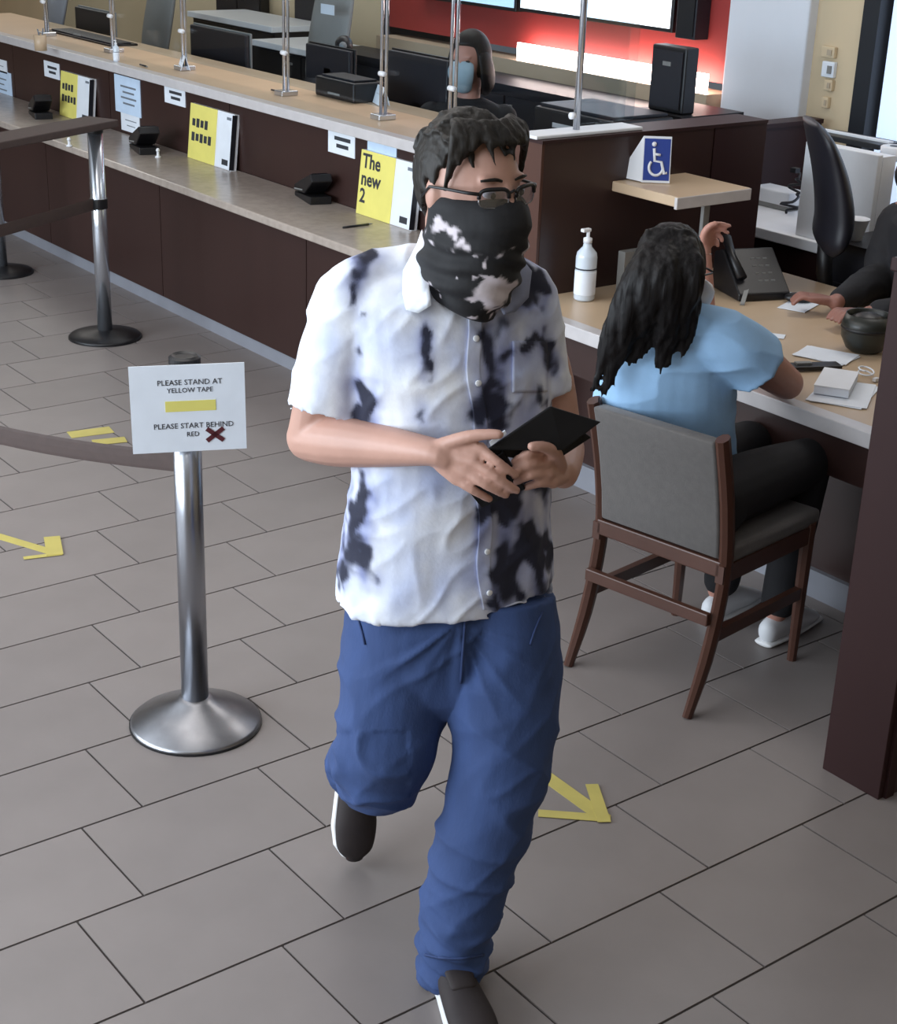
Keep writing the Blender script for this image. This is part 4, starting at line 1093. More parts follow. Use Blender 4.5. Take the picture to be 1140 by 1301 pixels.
# right hand, back of the hand to the camera, fingers over the wallet
kn = [P(611, 570, -0.245), P(602, 587, -0.252), P(592, 600, -0.250), P(580, 609, -0.243)]
fg = [[P(634, 588, -0.262), P(656, 604, -0.250)], [P(630, 606, -0.268), P(657, 623, -0.255)], [P(617, 616, -0.266), P(643, 629, -0.253)], [P(600, 622, -0.256), P(622, 634, -0.246)]]
hand(body, RWR, kn, fg, [P(560, 566, -0.225), P(590, 556, -0.245), P(614, 552, -0.255), P(634, 552, -0.262)])
# left hand holding the wallet from below
kn2 = [P(692, 574, -0.205), P(693, 589, -0.215), P(696, 602, -0.215), P(702, 613, -0.205)]
fg2 = [[P(672, 576, -0.235), P(654, 586, -0.228)], [P(670, 591, -0.240), P(650, 600, -0.230)], [P(674, 604, -0.238), P(656, 612, -0.226)], [P(684, 614, -0.226), P(668, 619, -0.216)]]
hand(body, LWR, kn2, fg2, [P(712, 592, -0.16), P(706, 576, -0.215), P(692, 568, -0.248), P(676, 567, -0.262)])
# legs inside the trousers, ankles
RHIP = P(508, 700, 0.02); RKN = P(486, 962, -0.09); RAN = P(454, 985, 0.30)
LHIP = P(630, 700, 0.02); LKN = P(630, 975, -0.10); LAN = P(578, 1222, -0.12)
limb(body, [(RHIP, 0.075), (RHIP.lerp(RKN, 0.5), 0.065), (RKN, 0.05)]); limb(body, [(RKN, 0.05), (RKN.lerp(RAN, 0.35), 0.05), (RAN, 0.036)])
limb(body, [(LHIP, 0.075), (LHIP.lerp(LKN, 0.5), 0.065), (LKN, 0.05)]); limb(body, [(LKN, 0.05), (LKN.lerp(LAN, 0.35), 0.05), (LAN, 0.036)])
remesh(body, 'body', M_skin, man, 0.0042, 2)

# face details
for s in (-1, 1):
    e = build(MB().ell(T(s * 0.031, 0.0835, 0.006), (0.0135, 0.008, 0.0075), HM, 14, 10), 'eye', M_eye, man, True)
    build(MB().ell(T(s * 0.031 + 0.002, 0.0905, 0.004), (0.0055, 0.0025, 0.0055), HM, 12, 8), 'iris', M_black, e, True)
    build(MB().loft([(T(s * 0.014, 0.0935, 0.027), 0.0012, 0.0022), (T(s * 0.03, 0.0930, 0.031), 0.0014, 0.003), (T(s * 0.050, 0.0810, 0.028), 0.001, 0.002)], 8, HM @ Vector((0, 1, 0)), 3), 'eyebrow', M_hair, man, True)
# hair
hair = MB()
def hfn(p, d):
    x, y, z = p
    return Vector((x, y * (1.04 if y < 0 else 0.96), z))
hcap = MB(); hcap.ell(T(0, -0.012, 0.016), (0.081, 0.099, 0.112), HM, 40, 28, hfn)
inv = HM.transposed()
keep = []
for f in hcap.f:
    c = sum((hcap.v[i] for i in f), Vector()) / len(f); q = inv @ (c - HC)
    line = 0.086 if q.y > 0.03 else (0.086 - (0.03 - q.y) * 2.3)
    if q.y < -0.02: line = 0.012 - (-0.02 - q.y) * 1.6
    if q.z > max(line, -0.085): keep.append(f)
used = sorted({i for f in keep for i in f}); mp_ = {i: k for k, i in enumerate(used)}
# solid shell: outer + inner
ov = [hcap.v[i] for i in used]; iv = [HC + (v - HC) * 0.86 for v in ov]; n_ = len(ov)
sh = [tuple(mp_[i] for i in f) for f in keep]
edge = {}
for f in sh:
    for a, b in zip(f, f[1:] + f[:1]): edge[(a, b)] = 1
wall = [(a, n_ + a, n_ + b, b) for (a, b) in edge if (b, a) not in edge]
hair.add(ov + iv, sh + [tuple(n_ + i for i in reversed(f)) for f in sh] + [tuple(reversed(w)) for w in wall])
random.seed(11)
for (x0, x1, z1, r0) in ((-0.072, -0.079, 0.006, 0.014), (-0.068, -0.077, 0.028, 0.015), (-0.060, -0.070, 0.052, 0.014), (-0.050, -0.058, 0.074, 0.013), (-0.034, -0.024, 0.050, 0.0055), (-0.030, -0.012, 0.086, 0.014), (0.006, 0.014, 0.058, 0.005), (0.0, 0.02, 0.086, 0.014), (0.024, 0.044, 0.080, 0.013), (0.040, 0.058, 0.066, 0.012), (0.056, 0.070, 0.044, 0.012), (0.066, 0.077, 0.010, 0.012)):
    yy = 0.085 * math.sqrt(max(0.05, 1 - (x1 / 0.082) ** 2))
    ym = 0.075 * math.sqrt(max(0.05, 1 - (x0 / 0.082) ** 2))
    hair.loft([(T(x0 * 0.7, ym * 0.75, 0.110), r0 * 1.5, 0.010), (T(x0, ym + 0.007, 0.092), r0, 0.008), (T(x1, yy + 0.006, z1), r0 * 0.35, 0.003)], 8, HM @ Vector((1, 0, 0)), 3, dome=True)
for k in range(30):       # swept locks over the crown
    a = random.uniform(-1, 1); b = random.uniform(-0.9, 0.9)
    x = a * 0.075; y = b * 0.085 - 0.01
    def top(x, y): return 0.014 + 0.112 * math.sqrt(max(0.02, 1 - (x / 0.083) ** 2 - ((y + 0.012) / 0.104) ** 2))
    x2 = x * 1.05 + random.uniform(-0.02, 0.02) + 0.012; y2 = y + random.uniform(0.015, 0.05)
    if (x2 / 0.083) ** 2 + ((y2 + 0.012) / 0.104) ** 2 > 0.95: continue
    hair.loft([(T(x, y, top(x, y) - 0.002), 0.010, 0.006), (T((x + x2) / 2, (y + y2) / 2, top((x + x2) / 2, (y + y2) / 2) + 0.001), 0.012, 0.005), (T(x2, y2, top(x2, y2) - 0.001), 0.004, 0.003)], 6, HM @ Vector((1, 0, 0)), 2, dome=True)
def mhdisp(p, n):
    q = inv @ (p - HC)
    return p + n * (0.0020 * noise.noise(Vector((q.x * 170 + q.y * 40, q.y * 30, q.z * 40))) + 0.0012 * noise.noise(Vector((q.x * 420, q.y * 60, q.z * 60))))
remesh(hair, 'hair', M_hair, man, 0.0034, 3, mhdisp)
# glasses
gl = build(MB().tube([T(-0.008, 0.106, 0.010), T(0, 0.109, 0.014), T(0.008, 0.106, 0.010)], 0.0026, 8), 'glasses', M_black, man, True)
for s in (-1, 1):
    rim = []
    for k in range(29):
        a = 2 * math.pi * k / 28
        cx = math.copysign(abs(math.cos(a)) ** 0.55, math.cos(a)); cz = math.copysign(abs(math.sin(a)) ** 0.7, math.sin(a))
        x = s * 0.034 + 0.026 * cx
        rim.append(T(x, 0.106 - 4.2 * x * x, 0.002 + 0.0155 * cz))
    up_ = [rim[i] for i in range(0, 15)]
    lo_ = [rim[i] for i in range(14, 29)]
    build(MB().tube(up_, 0.0034, 8), 'top_rim', M_black, gl, True)
    build(MB().tube(lo_, 0.0011, 6), 'lower_rim', M_steeld, gl, True)
    lens = MB(); lens.add(rim[:28] + [v + HF * 0.0012 for v in rim[:28]], [tuple(range(28)), tuple(range(55, 27, -1))] + [(i, (i + 1) % 28, 28 + (i + 1) % 28, 28 + i) for i in range(28)])
    build(lens, 'lens', M_lens, gl)
    build(MB().tube([T(s * 0.060, 0.092, 0.010), T(s * 0.074, 0.078, 0.011), T(s * 0.082, 0.03, 0.009), T(s * 0.085, -0.005, 0.006), T(s * 0.084, -0.025, -0.014)], [0.0032, 0.003, 0.0026, 0.0024, 0.002], 8), 'temple', M_black, gl, True)
# mask: draped cloth from the nose to the collar
mk = MB()
rows = [  # z, front y, half width, back y
    (-0.004, 0.100, 0.070, -0.030), (-0.018, 0.116, 0.079, -0.038), (-0.040, 0.128, 0.082, -0.045), (-0.062, 0.122, 0.083, -0.050), (-0.090, 0.116, 0.083, -0.058),
    (-0.115, 0.112, 0.083, -0.070), (-0.140, 0.106, 0.083, -0.080), (-0.165, 0.096, 0.082, -0.085), (-0.195, 0.082, 0.074, -0.080), (-0.218, 0.060, 0.056, -0.07)]
def mask_ring(r, n=40):
    z, fy, hw, by = r
    out = []
    for k in range(n):
        a = 2 * math.pi * k / n
        sx = math.sin(a); cy = math.cos(a)
        x = hw * math.copysign(abs(sx) ** 0.85, sx)
        y = (fy * (abs(cy) ** 1.15 if z > -0.08 else abs(cy)) if cy > 0 else by * abs(cy))
        # the top edge dips from the nose to the cheeks
        zz = z
        if z > -0.05:
            drop = 0.006 * smooth01((abs(x) - 0.012) / 0.04) - (0.004 if z > -0.03 else 0.0)
            zz = z - drop
        elif z < -0.13: zz = z + 0.03 * (1 - max(cy, 0)) * smooth01((-0.13 - z) / 0.06)
        out.append(T(x, y, zz))
    return out
rr = [mask_ring(tuple(v)) for v in catmull(rows, 3)]
vs = [v for r in rr for v in r]; n_ = 40; fs_ = []
for i in range(len(rr) - 1):
    for k in range(n_): fs_.append((i * n_ + k, i * n_ + (k + 1) % n_, (i + 1) * n_ + (k + 1) % n_, (i + 1) * n_ + k))
fs_.append(tuple(range(n_ - 1, -1, -1))); fs_.append(tuple((len(rr) - 1) * n_ + k for k in range(n_)))
mk.add(vs, fs_)
def mdisp(p, n):
    q = inv @ (p - HC)
    w = 0.004 * math.sin(q.z * 170 + 5 * q.x * 10 + 2 * noise.noise(q * 12)) * smooth01((-0.05 - q.z) / 0.05)
    return p + n * (w + 0.003 * noise.noise(q * 26))
def mcol(p, n):
    q = inv @ (p - HC)
    v = noise.noise(Vector((q.x * 22, q.y * 14, q.z * 30)) + Vector((3.1, 1.2, 0.4))) + 0.7 * noise.noise(q * 60) + 0.4 * noise.noise(q * 120)
    q = q + Vector((noise.noise(q * 30), noise.noise(q * 30 + Vector((4, 1, 7))), noise.noise(q * 30 + Vector((9, 2, 3))))) * 0.016 + Vector((noise.noise(q * 80), 0, noise.noise(q * 80 + Vector((2, 2, 3))))) * 0.007
    # big pale patches low on the front and thin pale edges higher up
    a = smooth01(1.35 - ((q.x + 0.014) / 0.050) ** 2 - ((q.z + 0.155) / 0.028) ** 2)
    b = smooth01(1.1 - ((q.x - 0.052) / 0.028) ** 2 - ((q.z + 0.095) / 0.018) ** 2)
    c = smooth01(1.1 - ((q.x + 0.018) / 0.032) ** 2 - ((q.z + 0.088) / 0.014) ** 2)
    e = smooth01(1.0 - ((q.x + 0.080) / 0.02) ** 2 - ((q.z + 0.065) / 0.035) ** 2)
    m = max(a * (1.15 + 1.2 * v), b * (0.45 + 1.0 * v), c * (0.45 + 1.1 * v), e * (0.4 + v))
    m = max(m, 0.8 * smooth01((v - 0.42) / 0.2) * smooth01((-0.075 - q.z) / 0.03))
    m = smooth01((m - 0.30) / 0.45)
    dk_ = (0.010, 0.010, 0.012); lt = (0.66, 0.60, 0.64)
    return tuple(dk_[i] * (1 - m) + lt[i] * m for i in range(3)) + (1.0,)
remesh(mk, 'mask', M_mask, man, 0.004, 3, mdisp, mcol)

# shirt
shirt = MB()
shirt.loft([(P(565, 336, 0.01), 0.07, 0.06), (P(564, 348, 0.01), 0.15, 0.082), (P(563, 372, 0.01), 0.185, 0.105), (P(568, 430, 0.0), 0.188, 0.125), (P(576, 520, 0.0), 0.184, 0.13), (P(574, 600, 0.0), 0.192, 0.135),
            (P(570, 680, 0.0), 0.203, 0.140), (P(567, 740, 0.0), 0.213, 0.148), (P(567, 744, 0.0), 0.213, 0.148)], 40, SB_, 5)
shirt.loft([(P(535, 346, 0.0), 0.05, 0.05), (P(490, 356, -0.01), 0.056, 0.056), (P(452, 372, -0.03), 0.062, 0.062), (P(436, 400, -0.03), 0.064, 0.064)], 24, FB_, 4, dome=True)
shirt.loft([(P(600, 346, 0.02), 0.05, 0.05), (P(636, 358, 0.035), 0.056, 0.056), (P(662, 374, 0.06), 0.060, 0.060), (P(670, 400, 0.065), 0.060, 0.060)], 24, FB_, 4, dome=True)
shirt.loft([(P(490, 376, -0.01), 0.060, 0.060), (P(455, 388, -0.03), 0.066, 0.066), (P(434, 430, -0.035), 0.067, 0.068), (P(423, 480, -0.02), 0.071, 0.074), (P(418, 518, -0.015), 0.075, 0.078), (P(417, 524, -0.015), 0.076, 0.079)], 28, FB_, 4)
shirt.loft([(P(635, 376, 0.04), 0.062, 0.062), (P(662, 386, 0.06), 0.066, 0.066), (P(674, 430, 0.075), 0.066, 0.066), (P(679, 484, 0.08), 0.067, 0.067), (P(680, 496, 0.08), 0.067, 0.067)], 28, FB_, 4)
DARK = [  # px, py, radius px, strength : navy blotches of the dye
    (470, 322, 14, 1), (452, 345, 11, .8), (447, 372, 10, .9), (466, 395, 9, .7), (463, 440, 8, .7), (461, 500, 14, 1), (458, 522, 18, 1), (477, 512, 9, .7),
    (540, 425, 10, 1), (541, 450, 11, 1), (543, 475, 7, .6), (541, 530, 8, .7), (625, 415, 12, .9), (632, 445, 14, 1), (628, 480, 12, .9), (618, 512, 17, 1), (640, 528, 16, 1), (607, 530, 10, .9),
    (662, 345, 16, .9), (690, 350, 12, .6), (650, 372, 12, .7), (676, 380, 9, .6), (676, 437, 9, 1), (694, 440, 11, 1), (655, 440, 8, .8), (702, 470, 8, .6), (690, 515, 12, .9),
    (455, 618, 13, 1), (452, 645, 13, 1), (449, 670, 11, .9), (445, 700, 14, .9), (462, 712, 12, .8), (440, 735, 12, .9), (470, 735, 9, .6),
    (625, 632, 15, 1), (655, 640, 16, 1), (612, 650, 11, 1), (640, 660, 11, .8), (690, 630, 12, .8), (680, 695, 17, 1), (662, 690, 14, 1), (700, 690, 10, .8), (630, 700, 13, .9), (624, 728, 15, 1), (645, 740, 15, 1), (665, 760, 12, .9), (690, 735, 10, .7), (622, 770, 11, 1),
    (700, 750, 9, .6), (590, 740, 8, .3), (668, 610, 14, .9), (700, 600, 12, .9), (640, 590, 10, .7), (645, 405, 10, .7), (660, 365, 14, .8), (682, 345, 12, .8), (612, 560, 8, .5), (690, 460, 9, .7), (606, 680, 9, .5), (655, 720, 12, .8), (480, 545, 8, .5), (458, 590, 9, .7), (575, 415, 6, .4), (690, 715, 12, .8)]
BLUE = [(560, 600, 50, .5), (510, 640, 35, .45), (580, 720, 45, .45), (520, 735, 40, .45), (600, 580, 22, .4), (500, 440, 30, .35), (420, 440, 30, .30), (590, 450, 25, .5), (680, 400, 30, .5), (690, 560, 40, .6), (530, 380, 25, .25), (670, 470, 25, .5)]
blots = []
def ridge0(v): return (1.0 - min(1.0, abs(noise.noise(v)) * 2.2)) ** 2
def sdisp(p, n):
    q = p - G
    s = q.dot(SB_); z = q.z; f_ = q.dot(FB_)
    w = 0.0035 * noise.noise(Vector((s * 9, f_ * 9, z * 7)))
    w += 0.007 * (ridge0(Vector((s * 7 + z * 3, f_ * 7, z * 4))) - 0.3) * smooth01((1.30 - z) / 0.3)
    w += 0.004 * (ridge0(Vector((s * 13 - z * 10, f_ * 12, z * 11 + 3))) - 0.3)
    w += 0.003 * math.sin(s * 40 + 2 * noise.noise(q * 5)) * smooth01((1.0 - z) / 0.15)
    return p + n * w
def pxw(p): return to_px(p)
def scol(p, n):
    u, v = pxw(p); q = p - G
    back = smooth01((n.dot(NH) - 0.15) / 0.3)
    N_ = noise.noise
    wob = Vector((N_(q * 11) * 16 + N_(q * 30) * 9 + N_(q * 70) * 4, N_(q * 11 + Vector((7, 3, 1))) * 22 + N_(q * 30 + Vector((5, 1, 9))) * 12 + N_(q * 70 + Vector((1, 8, 2))) * 5, 0))
    u2 = u + wob.x; v2 = v + wob.y
    d = 0.0; halo = 0.0
    for (a, b, r_, s_) in DARK:
        dd = (((u2 - a) / 1.0) ** 2 + ((v2 - b) / 1.35) ** 2) / (r_ * r_ * 1.15)
        if dd < 7.0:
            d += s_ * math.exp(-dd * 1.15); halo += s_ * math.exp(-dd * 0.42)
    d = min(d, 1.0); halo = min(halo * 0.75, 1.0)
    bl = 0.0
    for (a, b, r_, s_) in BLUE:
        dd = ((u2 - a) ** 2 + (v2 - b) ** 2) / (r_ * r_)
        if dd < 4.0: bl = max(bl, s_ * math.exp(-dd * 0.8))
    nv = N_(q * 9 + Vector((2, 5, 1)))
    if back > 0: d = d * (1 - back) + back * smooth01((nv - 0.05) / 0.4); halo *= 1 - back
    streak = N_(Vector((q.dot(SB_) * 38, q.dot(FB_) * 38, q.z * 9)))
    bl = max(0.0, min(1.0, bl + 0.22 * N_(q * 18) + 0.18 * streak + 0.10))
    base = [0.84 * (1 - bl) + 0.36 * bl, 0.87 * (1 - bl) + 0.45 * bl, 0.93 * (1 - bl) + 0.78 * bl]
    h = halo * (0.75 + 0.5 * streak); h = max(0.0, min(0.85, h))
    base = [base[0] * (1 - h) + 0.17 * h, base[1] * (1 - h) + 0.20 * h, base[2] * (1 - h) + 0.42 * h]
    k = smooth01((d + 0.12 * streak - 0.34) / 0.5)
    nav = (0.016, 0.018, 0.040)
    return tuple(base[i] * (1 - k) + nav[i] * k for i in range(3)) + (1.0,)
so, STREE = remesh(shirt, 'shirt', M_shirt, man, 0.0052, 4, sdisp, scol)
def hit(px, py, lift=0.003):
    h = STREE.ray_cast(CAMPOS, ray(px, py).normalized())
    if h[0] is None: return None, None
    n = h[1] if h[1].dot(ray(px, py)) < 0 else -h[1]
    return h[0] + n * lift, n
def on_shirt(pts, lift=0.003): return [q for q in (hit(a, b, lift)[0] for a, b in pts) if q is not None]
# placket, pocket and buttons
def cloth_strip(name, cl, hw, m, lift=0.003, thick=0.002, nc=9):
    rows = []
    for (a, b) in cl:
        r_ = [hit(a - hw + 2.0 * hw * k / (nc - 1), b, lift)[0] for k in range(nc)]
        if all(q is not None for q in r_): rows.append(r_)
    nr = len(rows); fr_ = [q for r_ in rows for q in r_]; bk2 = [q + NH * (thick + lift) for q in fr_]; N0 = len(fr_)
    fsx = []
    for i in range(nr - 1):
        for k in range(nc - 1):
            a = i * nc + k; fsx.append((a, a + 1, a + nc + 1, a + nc)); fsx.append((N0 + a, N0 + a + nc, N0 + a + nc + 1, N0 + a + 1))
    rim = [k for k in range(nc)] + [i * nc + nc - 1 for i in range(1, nr)] + [(nr - 1) * nc + k for k in range(nc - 2, -1, -1)] + [i * nc for i in range(nr - 2, 0, -1)]
    for a, b in zip(rim, rim[1:] + rim[:1]): fsx.append((a, N0 + a, N0 + b, b))
    mb = MB().add(fr_ + bk2, fsx)
    me = build(mb, name, m, so, True)
    ca = me.data.color_attributes.new('dye', 'FLOAT_COLOR', 'POINT')
    for i, p in enumerate(mb.v): ca.data[i].color = scol(p, -NH)
    return me
cloth_strip('placket', [(600 + (y - 400) * 0.052 + 3 * math.sin(y * 0.05), y) for y in range(402, 780, 4)], 9, M_shirt)
cloth_strip('chest_pocket', [(672, y) for y in range(434, 500, 4)], 22, M_shirt, 0.003, 0.002, 13)
for y in (430, 486, 700, 752):
    c, n = hit(602 + (y - 400) * 0.052, y, 0.006)
    if c: build(MB().lathe([(0.0055, -0.002), (0.006, 0.0), (0.0045, 0.001)], c, 12, n), 'button', M_white, so, True)
# collar: two folded leaves around the neck opening
def leaf(pts, name, tone=(0.80, 0.84, 0.92, 1)):
    """pts: outline in pixels with offsets; thin cloth"""
    v = [P(a, b, o_) for a, b, o_ in pts]
    mb = MB(); n_ = len(v)
    mb.add(v + [q + NH * 0.006 for q in v], [tuple(range(n_)), tuple(reversed(range(n_, 2 * n_)))] + [(i, n_ + i, n_ + (i + 1) % n_, (i + 1) % n_) for i in range(n_)])
    me = mb.mesh(name, woff(so))
    bm = bmesh.new(); bm.from_mesh(me); bmesh.ops.triangulate(bm, faces=bm.faces); bmesh.ops.subdivide_edges(bm, edges=bm.edges, cuts=2, use_grid_fill=True); bm.to_mesh(me); bm.free()
    o = link(name, me, M_shirt, so, True)
    ca = me.color_attributes.new('dye', 'FLOAT_COLOR', 'POINT')
    for d_ in ca.data: d_.color = tone
    return o
leaf([(536, 292, -0.02), (529, 312, -0.05), (512, 345, -0.085), (511, 372, -0.105), (516, 394, -0.125), (532, 398, -0.135), (548, 388, -0.14), (545, 362, -0.12), (540, 330, -0.085), (541, 305, -0.05)], 'collar')
leaf([(664, 330, 0.0), (676, 345, -0.02), (672, 378, -0.075), (655, 396, -0.105), (640, 400, -0.125), (634, 388, -0.12), (648, 360, -0.09), (655, 340, -0.05)], 'collar', (0.22, 0.24, 0.34, 1))

# jeans
jeans = MB()
jeans.loft([(P(573, 700, 0.01), 0.160, 0.115), (P(573, 745, 0.005), 0.185, 0.130), (P(573, 790, 0.0), 0.196, 0.135), (P(573, 830, 0.0), 0.185, 0.125)], 36, SB_, 4, dome=True)
jeans.loft([(P(508, 760, 0.0), 0.100, 0.115), (P(504, 830, -0.02), 0.105, 0.115), (P(498, 900, -0.05), 0.103, 0.108), (P(490, 945, -0.07), 0.098, 0.100), (P(482, 978, -0.03), 0.088, 0.092)], 28, RH, 5, dome=True)
jeans.loft([(P(486, 955, -0.05), 0.085, 0.085), (P(474, 962, 0.06), 0.080, 0.080), (P(464, 968, 0.18), 0.074, 0.074), (P(457, 976, 0.28), 0.070, 0.068), (P(455, 979, 0.30), 0.070, 0.067)], 26, RH, 5)
jeans.loft([(P(636, 760, 0.0), 0.105, 0.118), (P(640, 830, -0.03), 0.106, 0.118), (P(640, 900, -0.07), 0.102, 0.108), (P(636, 965, -0.10), 0.092, 0.100), (P(618, 1040, -0.11), 0.085, 0.092), (P(600, 1100, -0.115), 0.080, 0.086),
            (P(584, 1165, -0.12), 0.076, 0.084), (P(577, 1208, -0.125), 0.070, 0.080), (P(576, 1236, -0.128), 0.067, 0.080)], 28, RH, 5)
def ridge(v): return (1.0 - min(1.0, abs(noise.noise(v)) * 2.2)) ** 2
def jdisp(p, n):
    q = p - G; u, v = to_px(p)
    sd = q.dot(SB_); fd_ = q.dot(FB_)
    w = 0.004 * noise.noise(q * 8)
    w += 0.009 * ridge(Vector((sd * 5 + q.z * 8, fd_ * 4, q.z * 3 - sd * 3))) * (0.35 + 0.65 * smooth01((0.78 - q.z) / 0.2))
    w += 0.0035 * ridge(Vector((sd * 13 - q.z * 12, fd_ * 9, q.z * 6 + 4)))
    low = smooth01((0.30 - q.z) / 0.22) if u > 505 else 0.0
    w += 0.012 * low * (ridge(Vector((sd * 5, fd_ * 5, q.z * 24 + sd * 7))) - 0.4)
    cr = math.exp(-((v - 850) / 60.0) ** 2) * math.exp(-((u - 580) / 80.0) ** 2)
    w += 0.010 * cr * (ridge(Vector((math.atan2(v - 790, u - 582) * 3.0, 1.3, 0.2))) - 0.4)
    if u < 520 and v > 930: w += 0.009 * (ridge(Vector((sd * 6, fd_ * 14, q.z * 10))) - 0.4)
    return p + n * w
jo, JTREE = remesh(jeans, 'jeans', M_denim, man, 0.0058, 4, jdisp)
def jhit(px, py, lift=0.002):
    h = JTREE.ray_cast(CAMPOS, ray(px, py).normalized())
    return None if h[0] is None else h[0] - ray(px, py).normalized() * lift
fly = [q for q in (jhit(591 - 0.07 * (y - 790), y) for y in range(784, 872, 6)) if q]
build(MB().tube(fly, 0.003, 6), 'fly_seam', M_denimd, jo, True)
for pts in ([(452 + 3 * k, 778 + 7 * k + 0.8 * k * k) for k in range(5)], [(690 - 4 * k, 778 + 7 * k + 0.8 * k * k) for k in range(5)]):
    q = [a for a in (jhit(*b) for b in pts) if a]
    if len(q) > 2: build(MB().tube(q, 0.0025, 6), 'pocket_seam', M_denimd, jo, True)
q = [a for a in (jhit(x, 1212 + 6 * math.sin((x - 535) / 85 * math.pi)) for x in range(540, 618, 5)) if a]
if len(q) > 2: build(MB().tube(q, 0.003, 6), 'hem_seam', M_denimd, jo, True)

# shoes
def shoe(heel, toe, upv, name_parts=True):
    """heel and toe: points on the sole; upv: direction from sole to ankle"""
    f = (toe - heel); Ln = f.length; f.normalize(); u = (upv - f * upv.dot(f)).normalized(); s = f.cross(u)
    def q(a, b, c): return heel + f * (a * Ln) + s * b + u * c
    up = MB().loft([(q(0.02, 0, 0.043), 0.026, 0.026), (q(0.12, 0, 0.048), 0.034, 0.038), (q(0.30, 0, 0.048), 0.037, 0.038), (q(0.50, 0, 0.042), 0.043, 0.031), (q(0.72, 0, 0.036), 0.047, 0.026), (q(0.90, 0, 0.028), 0.040, 0.018), (q(0.98, 0, 0.024), 0.02, 0.010)], 24, s, 4, dome=True)
    o = build(up, 'shoe', M_shoe, man, True)
    outl = [(0.0, 0.012), (0.02, 0.026), (0.12, 0.036), (0.30, 0.036), (0.5, 0.043), (0.72, 0.050), (0.88, 0.044), (0.97, 0.026), (1.0, 0.010)]
    poly = [q(a, b, 0) for a, b in outl] + [q(a, -b, 0) for a, b in reversed(outl)]
    build(MB().prism(poly, u * 0.026), 'sole', M_sole, o, bevel=0.004)
    build(MB().loft([(q(0.28, 0, 0.082), 0.024, 0.007), (q(0.38, 0, 0.080), 0.028, 0.008), (q(0.50, 0, 0.070), 0.026, 0.007)], 14, s, 3, dome=True), 'tongue', M_shoe, o, True)
    return o
fh = at_z(566, 1245, 0.0); fdir = (TO * 0.92 + RH * 0.30).normalized()
shoe(Vector((fh.x, fh.y, 0.001)) - fdir * 0.03, Vector((fh.x, fh.y, 0.001)) + fdir * 0.255, UP)
tt = at_z(447, 1096, 0.0); tt = Vector((tt.x, tt.y, 0.012))
hh = P(452, 1022, 0.0); 
bd = (-TO * 0.42 + UP * 0.90 - RH * 0.03).normalized()
shoe(tt + bd * 0.275, tt, (TO * 0.83 + UP * 0.50 + RH * 0.30).normalized())

# wallet held in both hands
wl_ = thing('wallet', 'black leather folding wallet held in both hands by the walking man', 'wallet', P(680, 560, -0.24))
A = P(618, 572, -0.250); B = P(700, 516, -0.215); Cq = P(764, 536, -0.205); Dq = P(716, 572, -0.235)
def plate(a, b, c, d, t): 
    n = (b - a).cross(d - a).normalized()
    if n.dot(NH) > 0: n = -n
    return MB().prism([a, b, c, d], -n * t)
build(plate(A, B, Cq, Dq, 0.012), 'front_cover', M_leather, wl_, bevel=0.002)
build(plate(A + NH * 0.016 - UP * 0.012, B + NH * 0.016 - UP * 0.008, P(752, 556, -0.185), P(700, 590, -0.215), 0.010), 'back_cover', M_leather, wl_, bevel=0.002)
build(plate(P(622, 562, -0.252), P(642, 547, -0.246), P(644, 551, -0.246), P(624, 567, -0.252), 0.004), 'paper_edge', M_paper, wl_)
build(plate(P(582, 608, -0.222), P(640, 575, -0.236), P(668, 622, -0.225), P(612, 646, -0.205), 0.010), 'lower_flap', M_leather, wl_, bevel=0.002)

# ------------------------------------------------------------------ woman seated at the desk
G2 = Vector((1.42, -0.80, 0))
def W(px, py, off=0.0): return at_plane(px, py, G2, off)
wom = thing('person', 'person with long dark hair and pale blue shirt seated at the desk', 'person', G2)
F2 = (RH * 0.74 + NH * 0.66 - UP * 0.10).normalized()
HC2 = W(853, 347, 0.0)
T2, HM2 = head_frame(HC2, F2, UP)
b2 = MB(); head_shape(b2, T2, HM2, 0.96)
limb(b2, [(T2(0, -0.02, -0.06), 0.05), (W(857, 405, 0.0), 0.052), (W(858, 432, 0.0), 0.07)])
limb(b2, [(W(858, 430, 0.03), (0.12, 0.06)), (W(850, 490, 0.06), (0.13, 0.08)), (W(852, 560, 0.09), (0.13, 0.09)), (W(856, 600, 0.11), (0.13, 0.09))], RH)
EL2 = at_z(1000, 487, 0.765); SH2 = W(926, 432, -0.02)
limb(b2, [(W(890, 432, 0), 0.05), (SH2, 0.056), (SH2.lerp(EL2, 0.5), 0.058), (EL2, 0.047)])
WR2 = Vector((1.99, -0.50, 0.742))
limb(b2, [(EL2, 0.047), (EL2.lerp(WR2, 0.3), 0.046), (EL2.lerp(WR2, 0.7), 0.036), (WR2, 0.028)])
kk = [WR2 + Vector((0.05 - 0.019 * i, 0.085, 0.004)) for i in range(4)]
hand(b2, WR2, kk, [[a + Vector((0.0, 0.035, 0.006)), a + Vector((0.005, 0.07, -0.012))] for a in kk], [WR2 + Vector((0.02, 0.02, 0)), WR2 + Vector((0.06, 0.05, 0.0)), WR2 + Vector((0.08, 0.085, -0.004))], 0.008)
